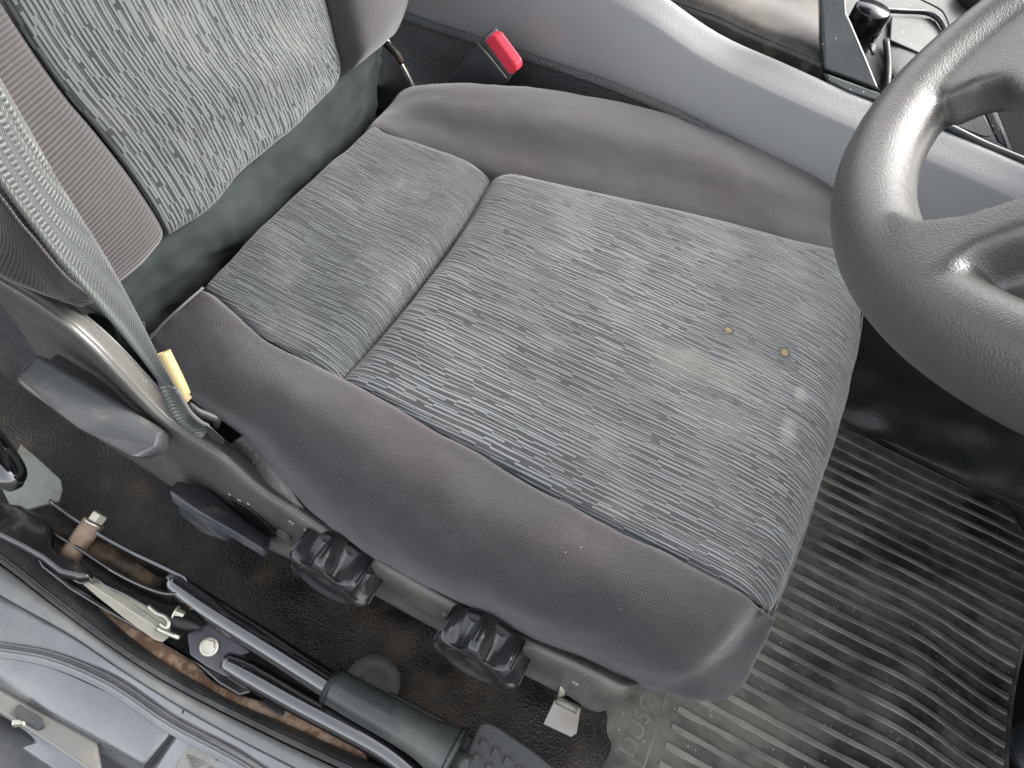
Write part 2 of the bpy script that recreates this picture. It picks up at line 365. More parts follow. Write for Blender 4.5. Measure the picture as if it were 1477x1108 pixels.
# ---- cushion control rows
c4px = [(293, 416), (376, 481), (488, 542), (617, 611), (712, 663), (799, 713), (900, 766), (1000, 818), (1079, 860), (1108, 884)]
c8px = [(537, 183), (622, 212), (713, 243), (800, 263), (890, 283), (977, 302), (1060, 322), (1140, 344), (1214, 362), (1243, 384)]
z48 = [0, 0, -.002, 0, 0, 0, 0, 0, -.006, -.03]
c4 = [P(*a, z) for a, z in zip(c4px, z48)]; c8 = [P(*a, z) for a, z in zip(c8px, z48)]
def mids(i, crown=.006):
    out = []
    for t in (.25, .5, .75):
        p = lerp(c4[i], c8[i], t); p[2] += crown * 4 * t * (1 - t); out.append(p)
    return out
cross = [P(552, 472, -.002), P(603, 411, -.002), P(663, 330, -.002)]
crest = [P(1112, 775, -.004), P(1160, 635, -.003), P(1204, 490, -.004)]
front = [P(1150, 790, -.030), P(1201, 640, -.030), P(1240, 490, -.030)]
rowI = []
for i in range(10):
    if i == 2: m = cross
    elif i == 8: m = crest
    elif i == 9: m = front
    else: m = mids(i, .005)
    rowI.append([c4[i]] + list(m) + [c8[i]])
def drop(row, dx, dz, dy=0): return [p + A([dx, dy, dz]) for p in row]
rear_tuck = drop(rowI[0], -.006, -.030); rear_top = drop(rowI[0], 0, 0)
under1 = drop(rowI[9], .001, -.030); under2 = drop(rowI[9], -.012, -.075); under3 = drop(rowI[9], -.03, -.13)
rr_ = [rear_tuck, rear_top, [lerp(p, q_, .25) + (A([0, 0, .004]) if 0 < j_ < 4 else 0) for j_, (p, q_) in enumerate(zip(rowI[0], rowI[1]))], rowI[1], [lerp(a, b, .78) + (A([0, 0, .007]) if 0 < j_ < 4 else 0) for j_, (a, b) in enumerate(zip(rowI[1], rowI[2]))], rowI[2]]
cushion = frompy('cushion_foam', [P(330, 470, -.03), P(560, 230, -.03), P(1190, 400, -.05), P(1080, 850, -.05), P(330, 470, -.13), P(560, 230, -.13), P(1190, 400, -.15), P(1080, 850, -.15)],
                 [(0, 1, 2, 3), (4, 5, 6, 7), (0, 1, 5, 4), (1, 2, 6, 5), (2, 3, 7, 6), (3, 0, 4, 7)], M_black, seat, smooth=False)
cushion.name = 'cushion'
patch('rear_insert', rr_, M_insr, cushion, 7, 10, puff=(0, .012, .001, .001), pw=(.007, .016), uvmode='xy', skewy=0, wr=.0018)
patch('front_insert', [rowI[2], [lerp(a, b, .18) + (A([0, 0, .004]) if 0 < j_ < 4 else 0) for j_, (a, b) in enumerate(zip(rowI[2], rowI[3]))]] + rowI[3:10] + [under1, under2, under3], M_ins, cushion, 7, 12, puff=(.012, 0, .001, .001), pw=(.007, .009), uvmode='xy', wr=.0022)
# ---- outboard bolster
c1px = [(214, 492), (262, 560), (352, 632), (452, 739), (562, 814), (671, 869), (772, 917), (860, 960), (935, 990), (1008, 1010)]
c1z = [-.035, -.05, -.075, -.082, -.082, -.082, -.082, -.082, -.086, -.088]
c1 = [P(*a, z) for a, z in zip(c1px, c1z)]
c2px = [(232, 472), (300, 560), (398, 640), (500, 722), (600, 790), (700, 846), (805, 893), (900, 935), (985, 968), (1046, 952)]
c2z = [-.024, -.024, -.030, -.034, -.037, -.037, -.037, -.038, -.044, -.052]
c2 = [P(*a, z) for a, z in zip(c2px, c2z)]
c3px = [(262, 444), (345, 525), (445, 596), (560, 670), (655, 728), (750, 782), (850, 832), (950, 880), (1034, 915), (1078, 912)]
c3z = [-.010, -.003, -.003, -.005, -.006, -.006, -.006, -.008, -.018, -.036]
c3 = [P(*a, z) for a, z in zip(c3px, c3z)]
tip = [P(1112, 893, -.036)]
c0 = [p + A([0, .012, -.035]) for p in c1]
rowsO = [[c0[i], c1[i], c2[i], c3[i], lerp(c3[i], c4[i], .75) + A([0, 0, .0018]), c4[i] + A([0, -.0005, -.002]), c4[i] + A([0, .006, -.014])] for i in range(10)]
# rounded nose of the bolster: silhouette on the right / lower right
nose = [P(1036, 1010, -.122), P(1054, 1003, -.104), P(1078, 980, -.086), P(1096, 947, -.066), P(1107, 915, -.050), P(1112, 896, -.039), P(1116, 880, -.050)]
nose2 = [A(p) + A([-.012, .012, -.045]) for p in nose]
tuckO = [p + A([-.008, 0, -.03]) for p in rowsO[0]]
bolsO = patch('outer_bolster', [tuckO] + rowsO + [nose, nose2], M_bol, cushion, 8, 8, wr=.0025)
# ---- inboard bolster
c10px = [(583, 130), (655, 121), (748, 126), (835, 137), (903, 149), (980, 173), (1050, 199), (1118, 226), (1200, 262), (1245, 300)]
c10 = [P(*a, z) for a, z in zip(c10px, [-.01, .012, .020, .022, .022, .020, .018, .014, .004, -.02])]
c9 = [lerp(a, b, .55) + A([0, -.0, dz]) for a, b, dz in zip(c8, c10, [0, .009, .013, .014, .014, .014, .013, .011, .008, .003])]
c9b = [lerp(a, b, .25) + A([0, 0, dz]) for a, b, dz in zip(c8, c10, [0, .003, .005, .0055, .0055, .0055, .005, .0045, .003, .001])]
c11 = [p + A([0, .022, -.030]) for p in c10]; c12 = [p + A([0, .026, -.11]) for p in c10]
rowsN = [[c8[i] + A([0, -.006, -.014]), c8[i] + A([0, .0005, -.002]), c9b[i], c9[i], c10[i], c11[i], c12[i]] for i in range(10)]
patch('inner_bolster', [[p + A([-.008, 0, -.03]) for p in rowsN[0]]] + rowsN + [[p + A([.004, 0, -.035]) for p in rowsN[9]], [p + A([-.01, 0, -.09]) for p in rowsN[9]]],
      M_bol, cushion, 8, 8, wr=.0022)
# piping along the rear edge and front edge
tube('piping', [P(207, 500, -.03), P(232, 470, -.012), P(262, 442, .001), P(293, 415, .002)], .0010, M_pipe, cushion, 8)
tube('piping', [P(1247, 428, -.026), P(1236, 505, -.033), P(1207, 608, -.034), P(1180, 705, -.034), P(1148, 803, -.034), P(1113, 890, -.036)], .0010, M_pipe, cushion, 8)
tube('seam', [p + A([0, 0, .0015]) for p in [P(1110, 891, -.038)]] + [P(1118, 925, -.07)][:0] + [P(1098, 925, -.058), P(1085, 955, -.076), P(1060, 975, -.09), P(1010, 985, -.085), P(950, 990, -.082)], .0007, M_black, cushion, 6)
# frayed cloth edge behind the seat belt anchor
bm = bmesh.new()
for k in range(46):
    t = random.random(); ex = cr([P(352, 634, -.07), P(385, 668, -.073), P(412, 704, -.077), P(436, 736, -.08)], 10); p = ex[int(t * 30)]
    for q in range(2):
        d = A([random.uniform(-1, 1), random.uniform(-1.4, -.1), random.uniform(-.2, 1)]) * random.uniform(.001, .0035); s = A([.00025, .0002, 0])
        a = p + A([random.uniform(-.002, .002), -.002, .003]); v = [bm.verts.new(a), bm.verts.new(a + s), bm.verts.new(a + d + s), bm.verts.new(a + d)]; bm.faces.new(v)
me = bpy.data.meshes.new('frayed_threads'); bm.to_mesh(me); bm.free(); o = link('frayed_threads', me, M_thr, cushion, False); o['kind'] = 'stuff'

# ---- backrest
BP = A([-.03, 0, .03]); BN = A([.906, 0, .423])
def B(px, py, o=0.0): return PN(px, py, BP + BN * o, BN)
back = frompy('backrest', [], [], M_black, seat)
bk = A([-.05, 0, 0])
core = [B(60, 420, -.05), B(480, 110, -.05), B(640, -160, -.05), B(-200, -100, -.05)]
back = slab('backrest', core, BN * -.06, M_black, seat, .01)
# insert: rows bottom -> top, columns left -> right
sl_ = [(243, 334), (203, 267), (152, 200), (91, 125), (20, 20), (-60, -110)]
sr_ = [(492, 113), (495, 92), (487, 62), (480, 30), (469, -12), (450, -80)]
rowsB = []
for i, (a, b) in enumerate(zip(sl_, sr_)):
    pa, pb = B(*a), B(*b)
    if i == 0: mid = [B(303, 291, .002), B(359, 234, .004), B(427, 178, .004)]
    else: mid = [lerp(pa, pb, t) + BN * .014 * 4 * t * (1 - t) * min(1, i / 2) for t in (.25, .5, .75)]
    rowsB.append([pa] + mid + [pb])
rowsB = [[p + A([-.010, 0, -.012]) for p in rowsB[0]]] + rowsB
patch('back_insert', [list(c) for c in zip(*rowsB)], M_insb, back, 12, 8, puff=(.003, .003, 0, 0), pdir=BN, uvmode='arc', wr=.0018)
o = bpy.data.objects['back_insert']
uvl = o.data.uv_layers[0].data
for d in uvl: d.uv = (d.uv[1], d.uv[0])
# left (door side) bolster
bl = [[(243, 334), (180, 396), (125, 436), (60, 420)], [(203, 267), (120, 310), (70, 380), (22, 392)], [(152, 200), (60, 235), (20, 300), (-20, 330)], [(91, 125), (0, 165), (-50, 210), (-90, 240)], [(20, 20), (-60, 60), (-120, 100), (-170, 130)], [(-60, -110), (-140, -70), (-210, -40), (-260, -20)]]
ofs = [0, .022, .012, -.03]
rows = [[B(*a, o_) for a, o_ in zip(r, [0, .012, .004, -.01] if i == 0 else ofs)] for i, r in enumerate(bl)]
rows = [[p + A([-.016, 0, -.008]) for p in rows[0]]] + rows
patch('side_bolster', rows, M_bolr, back, 8, 8, puff=(0, 0, .006, 0), pdir=BN, wr=.002)
# lower left corner of the bolster hanging towards the trim
sp = [[B(-40, 240, .03), B(-20, 300, .012), B(-30, 350, -.012)], [B(0, 285, .034), B(6, 340, .014), B(-8, 395, -.012)], [B(40, 335, .030), B(42, 380, .012), B(42, 418, -.010)], [B(90, 395, .020), B(84, 418, .008), B(84, 432, -.008)], [B(132, 430, .008), B(128, 436, .002), B(120, 442, -.01)]]
patch('side_panel', sp, M_bolr, back, 6, 6, wr=.0015)
# right bolster
br = [[(492, 113), (520, 92), (556, 60), (566, 52)], [(495, 92), (530, 72), (566, 42), (578, 34)], [(487, 62), (530, 45), (576, 12), (590, -2)], [(480, 30), (525, 10), (582, -20), (600, -40)], [(469, -12), (520, -40), (590, -70), (610, -90)], [(450, -80), (520, -100), (600, -130), (620, -150)]]
rows = [[B(*a, o_) for a, o_ in zip(r, ofs if i else [0, .012, .01, -.01])] for i, r in enumerate(br)]
rows = [[p + A([-.014, 0, -.008]) for p in rows[0]]] + rows
patch('side_bolster', rows, M_bol, back, 8, 8, puff=(0, 0, .006, 0), pdir=BN, wr=.0015)
# cloth flap closing the gap between backrest and cushion
fu = [B(120, 440, -.02), B(178, 400, -.012), B(243, 338, -.010), B(305, 296, -.008), B(362, 240, -.007), B(430, 184, -.007), B(492, 120, -.009), B(553, 56, -.012)]
fm = [P(168, 475, -.02), P(218, 432, -.012), P(290, 375, -.008), P(350, 325, -.006), P(415, 265, -.006), P(470, 215, -.008), P(518, 165, -.012), P(548, 95, -.016)]
fl = [P(172, 540, -.09), P(215, 500, -.08), P(285, 440, -.075), P(350, 395, -.07), P(420, 330, -.07), P(480, 262, -.07), P(530, 205, -.07), P(545, 150, -.07)]
ful = [p + A([-.012, 0, .018]) for p in fu]
patch('gap_cloth', [ful, fu, fm, fl], M_flap, back, 12, 10, wr=.007)
patch('gap_cloth', [[P(128, 452, -.03), P(160, 455, -.02), P(205, 470, -.02)], [P(135, 480, -.06), P(165, 500, -.05), P(210, 500, -.05)], [P(150, 505, -.09), P(178, 522, -.08), P(205, 520, -.08)]], M_flap, back, 6, 6, wr=.004)
# recliner bracket at the inner side
br_ = empty('recliner_bracket', None, None); br_.parent = seat
bpy.data.objects.remove(br_)
rb = slab('recliner_bracket', [P(556, 70, -.02), P(594, 120, -.02), P(570, 170, -.05), P(528, 150, -.06), P(535, 95, -.04)], A([0, .006, -.02]), M_black, seat, .003)
tube('edge_strip', [PY(553, 50, .385), PY(562, 62, .385), PY(582, 95, .385), PY(600, 130, .385)], .0022, M_zinc, rb, 8, squash=.5)
tube('hinge_pin', [PY(556, 62, .38), PY(572, 78, .38), PY(580, 92, .38)], .004, M_dark, rb, 8)

# ---- side trim (long plastic cover on the door side)
YR = -.086
ridge = [PY(*a, YR) for a in [(-60, 366), (0, 405), (68, 447), (135, 502), (237, 607), (315, 658), (372, 707), (417, 736), (501, 790), (637, 868), (738, 922), (840, 968), (890, 994)]]
bot = [PY(*a, -.084) for a in [(-50, 500), (18, 546), (84, 598), (150, 638), (235, 694), (320, 752), (375, 787), (420, 808), (500, 838), (620, 903), (710, 950), (812, 1002), (862, 1030)]]
zc = lambda p, q, t, dy: lerp(p, q, t) + A([0, dy, 0])
# keep cross sections upright: re-sample the bottom so that each column shares its x
def atx(line, x):
    for a, b in zip(line[:-1], line[1:]):
        if a[0] <= x <= b[0]: return lerp(a, b, (x - a[0]) / (b[0] - a[0]))
    return line[0] + (line[1] - line[0]) * ((x - line[0][0]) / (line[1][0] - line[0][0])) if x < line[0][0] else line[-1] + (line[-1] - line[-2]) * ((x - line[-1][0]) / (line[-1][0] - line[-2][0]))
botx = [atx(bot, p[0]) for p in ridge]
inn = [p + A([0, .007, .000]) for p in ridge]
rise = [p + A([0, .0015, .0025]) for p in ridge]
endc = [ridge[-1] + A([.010, .006, -.008]), ]
def col(k): return [inn[k] + A([0, .010, -.012]), inn[k] + A([0, -.001, .001]), rise[k], ridge[k] + A([0, -.002, -.004]), lerp(ridge[k], botx[k], .35) + A([0, -.002, 0]), lerp(ridge[k], botx[k], .7), botx[k], botx[k] + A([0, .012, -.004])]
cols = [col(k) for k in range(len(ridge))]
e1 = [p + A([.006, .003, 0]) for p in cols[-1]]; cen = sum(cols[-1][2:7]) / 5
e1 = [lerp(p, cen, .12) + A([.010, .006, 0]) for p in cols[-1]]
e2 = [lerp(p, cen, .45) + A([.017, .016, 0]) for p in cols[-1]]
e3 = [lerp(p, cen, .9) + A([.018, .026, 0]) for p in cols[-1]]
# face behind the big lever is recessed: pull it inwards between the first columns
for k in range(0, 5):
    for j in (4, 5): cols[k][j] = cols[k][j] + A([0, [.010, .012, .012, .008, .002][k], 0])
trim = patch('side_trim', cols + [e1, e2, e3], M_trim, seat, 6, 4, wr=.0004)
tp = [P(317, 655, -.098), P(352, 630, -.082), P(374, 648, -.082), P(398, 676, -.084), (P(424, 712, -.088)), P(440, 738, -.091), P(420, 731, -.092), P(374, 703, -.094)]
tp = [p + A([0, 0, .006]) for p in tp]
slab('belt_notch_cover', tp, (0, .004, -.022), M_trim, trim, .0025)
# inner wall left of the notch and dark void below
patch('inner_wall', [[p + A([0, .009, -.012]) for p in inn[:6]], [p + A([0, .016, -.08]) for p in inn[:6]]], M_trimd, trim, 6, 6)
# recess panel around the big lever
slab('recess_panel', [PY(-40, 420, -.07), PY(14, 432, -.07), PY(70, 512, -.068), PY(62, 545, -.068), PY(28, 560, -.076), PY(-40, 505, -.080)], (0, .006, 0), M_trimd, trim, .002)

# ---- big recline lever
def quadslab(name, px, ys, vec, mat, parent, bev): return slab(name, [PY(*a, y) for a, y in zip(px, ys)], vec, mat, parent, bev, 5)
LV = quadslab('recline_lever', [(48, 508), (120, 548), (190, 592), (236, 622), (228, 650), (196, 662), (110, 615), (22, 553), (22, 540)], [-.094, -.094, -.094, -.094, -.108, -.124, -.124, -.124, -.120], A([-.004, .010, -.022]), M_lever, seat, .0048)
slab('lever_shaft', [PY(60, 528, -.088), PY(225, 630, -.088), PY(222, 648, -.088), PY(60, 556, -.088)], (0, .035, .002), M_black, LV, .003)
# ---- height lever
H = [(255, 692), (300, 708), (345, 742), (391, 777), (383, 794), (340, 768), (285, 737), (244, 712), (245, 702)]
L2 = slab('height_lever', [PY(*a, y) for a, y in zip(H, [-.088, -.088, -.088, -.088, -.113, -.113, -.113, -.113, -.108])], A([-.002, .000, -.019]), M_lev2, seat, .0035, 4)
slab('lever_skirt', [p + A([0, 0, -.002]) for p in [PY(252, 712, -.107), PY(300, 738, -.107), PY(330, 758, -.107), PY(325, 780, -.100), PY(290, 768, -.100), PY(255, 738, -.100)]], (0, .014, -.014), M_lev2, L2, .004)
slab('lever_slot', [PY(330, 718, -.0895), PY(360, 735, -.0895), PY(392, 765, -.0895), PY(400, 776, -.0895), PY(385, 776, -.0895), PY(350, 750, -.0895)], (0, .004, 0), M_black, trim, .001)
# ---- two lobed knobs
def knob(px, py, y=-.113):
    c = PY(px, py, y); n = 7
    lob = lambda th: max(0, (abs(math.sin(n * th / 2 + .35)) - .36) / .64) ** .85
    R = .0365
    prof = [(-.030, R * .80, .0), (-.028, R * .97, .0105), (-.007, R, .0115), (-.003, R * .985, .0115), (-.0005, R * .94, .0095), (.0008, R * .84, .003), (.0008, R * .70, 0), (.0004, R * .685, 0), (.0016, R * .66, 0), (.0014, R * .62, 0), (-.0005, R * .57, 0), (-.001, R * .25, 0), (-.0006, R * .20, 0), (0, R * .17, 0), (-.0002, R * .02, 0)]
    k = lathe('adjuster_knob', c, (0, -1, -.04), prof, M_knob, seat, 140, lob)
    lathe('knob_collar', c + A([0, .024, 0]), (0, -1, 0), [(-.004, .030), (.0, .030), (.003, .026)], M_black, k, 32)
    # ridge lines on the lobes
    x, yy, z = frame((0, -1, -.04))
    for q in range(n):
        th = (2 * math.pi * q - .70) / n
        for s in (-.045, .045):
            d = x * math.cos(th + s) + yy * math.sin(th + s)
            tube('grip_ridge', [c + z * -.026 + d * (R * 1.0 - .0003), c + z * -.005 + d * (R * 1.005)], .0006, M_knob, k, 6, n=1)
    return k
knob(468, 843); knob(681, 960)
# moulded marks on the trim
def text(body, p, xdir, up, size, mat, parent, ext=.0004, name='lettering'):
    cu = bpy.data.curves.new(name, 'FONT'); cu.body = body; cu.size = size; cu.extrude = ext; cu.align_x = 'CENTER'; cu.align_y = 'CENTER'
    o = bpy.data.objects.new(name, cu); COL.objects.link(o)
    x = A(xdir, float); x /= np.linalg.norm(x); u = A(up, float); u -= x * np.dot(u, x); u /= np.linalg.norm(u); z = np.cross(x, u)
    m = Matrix.Identity(4)
    for i in range(3): m[i][0] = x[i]; m[i][1] = u[i]; m[i][2] = z[i]; m[i][3] = p[i]
    dg = bpy.context.evaluated_depsgraph_get(); me = bpy.data.meshes.new_from_object(o.evaluated_get(dg)); bpy.data.objects.remove(o)
    me.transform(m); me.materials.clear(); return link(name, me, mat, parent, False)
for (px, py, s, r, g) in [(436, 762, '▲', 0, 0)][:0]: pass
def marks(pts, size=.0045):
    for (px, py, s) in pts:
        text(s, PY(px, py, -.0905), (1, 0, -.3), (0, 0, 1), size, M_lbl, trim)
marks([(420, 754, '/\\/\\'), (441, 766, '\\\\\\'), (476, 783, 'Y'), (497, 793, 'U'), (514, 804, '^'), (530, 816, 'T')])
marks([(640, 886, '\\\\'), (660, 893, '\\\\\\'), (693, 909, 'Y'), (716, 919, 'U'), (733, 932, '^'), (746, 943, 'T')])
marks([(829, 986, '^T')]); marks([(331, 713, '--'), (345, 722, '~^'), (358, 727, '~')], .0035)
lathe('dimple', PY(409, 773, -.0885), (0, -1, 0), [(-.002, .0075), (.0005, .0075), (.001, .0068), (-.001, .006), (-.0015, .001)], M_trim, trim, 24)
# metal adjuster tab under the trim
TB = slab('metal_tab', [P(814, 1006, -.150), P(838, 1022, -.150), P(832, 1058, -.165), P(824, 1063, -.165), P(784, 1044, -.165), P(800, 1010, -.152)], A([0, .0, -.0022]), M_steel, seat, .0006)
tube('tab_fold', [P(803, 1009, -.149), P(833, 1024, -.149)], .0035, M_steel, TB, 12, n=1)
slab('tab_socket', [P(806, 985, -.135), P(842, 1002, -.135), P(838, 1030, -.16), P(808, 1008, -.16)], A([0, .008, -.004]), M_dark, TB, .001)
slab('tab_prong', [P(808, 990, -.136), P(816, 989, -.136), P(815, 1002, -.142), P(806, 1002, -.142)], A([0, -.001, -.004]), M_zinc, TB, .0004)
# seat frame metal seen in the gap by the belt
fr = tube('seat_frame', [P(120, 492, -.10), P(165, 525, -.115), P(215, 568, -.12), P(260, 610, -.13), P(300, 640, -.135)], [.010, .012, .011, .010, .008], M_dark, seat, 12)
tube('frame_bush', [P(212, 575, -.10), P(236, 602, -.105)], [.009, .008], M_gloss2, fr, 14, n=2)
slab('frame_plate', [P(110, 470, -.13), P(200, 520, -.13), P(345, 660, -.14), P(330, 690, -.16), P(180, 600, -.16), P(90, 510, -.15)], (0, .004, -.01), M_dark, fr, .002)
slab('frame_pan', [P(-150, 300, -.10), P(150, 430, -.10), P(260, 520, -.11), P(430, 720, -.13), P(300, 700, -.17), P(100, 560, -.15)], (0, 0, -.004), M_black, fr, .001)
slab('seat_base', [A([0.0, -.03, -.14]), A([.40, -.03, -.14]), A([.40, .38, -.14]), A([0, .38, -.14])], (0, 0, -.13), M_black, seat, .01)

# ================================================================== STEERING WHEEL
WN = A([-math.cos(math.radians(45)), 0, math.sin(math.radians(45))])        # towards the driver
WC = A([.508, .037, .412]); WR = .1866; WT = .0158
WU = A([0, 1., 0]); WV = np.cross(WN, WU)
def WP(px, py, o=0.0): return PN(px, py, WC + WN * o, WN)
def wang(p): d = p - WC; return math.atan2(np.dot(d, WV), np.dot(d, WU))
wheel = empty('steering_wheel', 'dark grained steering wheel cut off by the right edge of the photo', 'steering wheel')
vs, fs = [], []
n1_, n2_ = 220, 28
for i in range(n1_):
    a = 2 * math.pi * i / n1_; rd = WU * math.cos(a) + WV * math.sin(a)
    for k in range(n2_):
        b = 2 * math.pi * k / n2_
        vs.append(WC + rd * (WR + WT * 1.02 * math.cos(b)) + WN * (WT * 1.05 * math.sin(b)))
for i in range(n1_):
    for k in range(n2_): fs.append((i * n2_ + k, ((i + 1) % n1_) * n2_ + k, ((i + 1) % n1_) * n2_ + (k + 1) % n2_, i * n2_ + (k + 1) % n2_))
rim = frompy('rim', vs, fs, M_wheel, wheel)
# spokes: solids joined to the rim, melted together
bm = bmesh.new(); bm.from_mesh(rim.data)
def addprism(poly, o0, o1):
    lo = [bm.verts.new(p + WN * o0) for p in poly]; hi = [bm.verts.new(p + WN * o1) for p in poly]; k = len(poly)
    bm.faces.new(lo); bm.faces.new(hi[::-1])
    for i in range(k): bm.faces.new((lo[i], lo[(i + 1) % k], hi[(i + 1) % k], hi[i]))
ridge_sp = [WP(1300, 325, .0085), WP(1320, 336, .0085), WP(1345, 342, .0085), (WP(1400, 336, .0085)), WP(1477, 311, .0085), WP(1600, 262, .0085), WP(1640, 330, .0085), WP(1560, 352, .0085), WP(1477, 364, .0085), WP(1420, 384, .0085), WP(1376, 412, .0085), WP(1338, 424, .0085), WP(1302, 375, .0085)]
addprism(ridge_sp, -.010, .0088)
low_sp = [WP(1340, 380), WP(1400, 372), WP(1480, 355), WP(1640, 320), WP(1700, 560), WP(1540, 560), WP(1460, 500), WP(1380, 450)]
addprism(low_sp, -.012, -.002)
up_sp = [WP(1340, 120), WP(1372, 160), WP(1412, 140), WP(1450, 135), WP(1480, 165), WP(1540, 260), WP(1700, 240), WP(1640, 60), WP(1500, -20), WP(1400, 40)]
addprism(up_sp, -.010, .008)
hubc = [WC + (WU * math.cos(a) + WV * math.sin(a)) * .07 for a in np.linspace(0, 2 * math.pi, 24, endpoint=False)]
addprism(hubc, -.012, .016)
for a0 in (0.0,):
    d = WU * math.cos(a0) + WV * math.sin(a0); e = np.cross(WN, d)
    for sgn in (-1,):
        d2 = d * sgn; addprism([WC + d2 * .05 + e * .03, WC + d2 * .185 + e * .018, WC + d2 * .185 - e * .018, WC + d2 * .05 - e * .03], -.010, .008)
bmesh.ops.recalc_face_normals(bm, faces=bm.faces); bm.to_mesh(rim.data); bm.free()
rim.data.polygons.foreach_set('use_smooth', [True] * len(rim.data.polygons))
md = rim.modifiers.new('rm', 'REMESH'); md.mode = 'VOXEL'; md.voxel_size = .0018; md.use_smooth_shade = True
md = rim.modifiers.new('sm', 'SMOOTH'); md.iterations = 22; md.factor = .6
hub = lathe('horn_pad', WC + WN * .016, WN, [(-.01, .062), (.008, .062), (.014, .055), (.017, .03), (.018, .002)], M_wheel, wheel, 40)
tube('steering_column', [WC - WN * .01, WC - WN * .12, WC - WN * .3], [.03, .045, .05], M_black, wheel, 20)

# ================================================================== CONSOLE
console = empty('centre_console', 'pale grey padded console side running across the top behind the seat', 'console')
cb = [PY(*a, .455) for a in [(480, -20), (590, 18), (700, 55), (830, 98), (950, 142), (1072, 207), (1190, 268), (1310, 328), (1477, 415), (1640, 500)]]
cf = [PY(*a, .478) for a in [(440, -180), (560, -140), (680, -98), (800, -50), (912, 10), (1030, 88), (1150, 144), (1265, 194), (1420, 260), (1600, 343)]]
ct = [PY(*a, .505) for a in [(440, -260), (570, -210), (700, -150), (840, -90), (940, -15), (1011, 41), (1130, 95), (1240, 144), (1400, 208), (1560, 278)]]
def interp(line, xs, ):
    out = []
    for x in xs: out.append(atx(line, x))
    return out
xs = list(np.linspace(cb[0][0], cb[-1][0], 14))
cbx, cfx, ctx = interp(cb, xs), interp(cf, xs), interp(ct, xs)
side = patch('side_panel', [[p + A([0, .012, -.006]) for p in cbx], cbx, [lerp(a, b, .45) + A([0, -.004, 0]) for a, b in zip(cbx, cfx)], [lerp(a, b, .88) + A([0, -.003, 0]) for a, b in zip(cbx, cfx)], cfx, [lerp(a, b, .5) + A([0, .000, .002]) for a, b in zip(cfx, ctx)],
                            [p + A([0, -.003, .0015]) for p in ctx], [p + A([0, .003, .001]) for p in ctx], [p + A([0, .006, -.006]) for p in ctx], [p + A([0, .008, -.05]) for p in ctx]], M_cons, console, 6, 5, solid=.002)
# dark well and dusty lid behind the side panel
tl = [PY(*a, .53) for a in [(900, -60), (950, -10), (997, 10), (1037, 24), (1076, 43), (1125, 63), (1186, 89), (1260, 128)]]
wl = patch('storage_well', [[p + A([0, -.016, -.055]) for p in tl], [p + A([0, -.002, -.035]) for p in tl], [p + A([0, .0, 0]) for p in tl]], surf('dusty_black_trim', (.028, .026, .024), .35, dirt=(.14, .12, .09), dscale=40, damt=.7, dlo=.5, dhi=.7), console, 5, 6)
lid = patch('lid', [tl[:7], [p + A([0, .012, .008]) for p in tl[:7]], [p + A([0, .05, .014]) for p in tl[:7]], [p + A([0, .12, .004]) for p in tl[:7]], [p + A([0, .2, -.01]) for p in tl[:7]]], M_bin, console, 6, 6)
# glossy corner panel
g1 = [PY(1183, -30, .55), PY(1183, 0, .54), PY(1184, 50, .528), PY(1188, 101, .515), PY(1230, 116, .517), PY(1270, 131, .52), PY(1250, 82, .535), PY(1232, 40, .548), PY(1222, 18, .556), PY(1219, -30, .57)]
slab('corner_panel', g1, (0, .012, -.010), M_gp, console, .003)
slab('corner_lip', [PY(1186, 102, .51), PY(1196, 120, .505), PY(1225, 135, .505), PY(1268, 148, .505), PY(1285, 146, .51), PY(1268, 133, .517), PY(1230, 118, .514)], (0, .01, -.012), M_gp, console, .003)
# tray behind, its dark pocket and the ring
ty = lambda px, py, z=.035: P(px, py, z)
tb = patch('tray', [[ty(1170, -60, .07), ty(1300, -60, .07), ty(1480, -60, .07), ty(1600, 0, .07)], [ty(1200, 40, .04), ty(1260, 60, .04), ty(1330, 100, .04), ty(1480, 130, .04)], [ty(1225, 110, .02), ty(1275, 130, .02), ty(1350, 165, .02), ty(1500, 230, .02)], [ty(1240, 150, .005), ty(1290, 165, .005), ty(1360, 195, .005), ty(1510, 262, .005)]], M_tray, console, 8, 8)
slab('pocket', [ty(1284, 26, .052), ty(1345, 30, .05), ty(1357, 48, .05), ty(1366, 80, .045), ty(1350, 92, .042), ty(1330, 82, .042), ty(1300, 68, .043), ty(1282, 60, .045)], (0, .0, .003), surf('pocket_floor', (.03, .036, .032), .4, speck=1, dirt=(.09, .1, .09), dscale=18), tb, .002)
tube('pocket_rim', [ty(1270, 14, .058), ty(1300, 16, .058), ty(1335, 18, .058), ty(1354, 28, .057), ty(1366, 50, .054), ty(1374, 84, .05)], .0035, M_gp, tb, 8)
tube('panel_gap', [ty(1326, -2, .063), ty(1350, 10, .060), ty(1362, 20, .060), ty(1372, 44, .055), ty(1380, 66, .052)], .0012, M_black, tb, 6)
tube('crease', [ty(1278, 58, .048), ty(1281, 90, .038), ty(1280, 118, .030), ty(1276, 140, .02)], .004, M_tray, tb, 8)
slab('slot', [ty(1252, 64, .051), ty(1262, 66, .050), ty(1261, 80, .045), ty(1257, 80, .045)], (0, 0, .002), M_black, tb, 0)
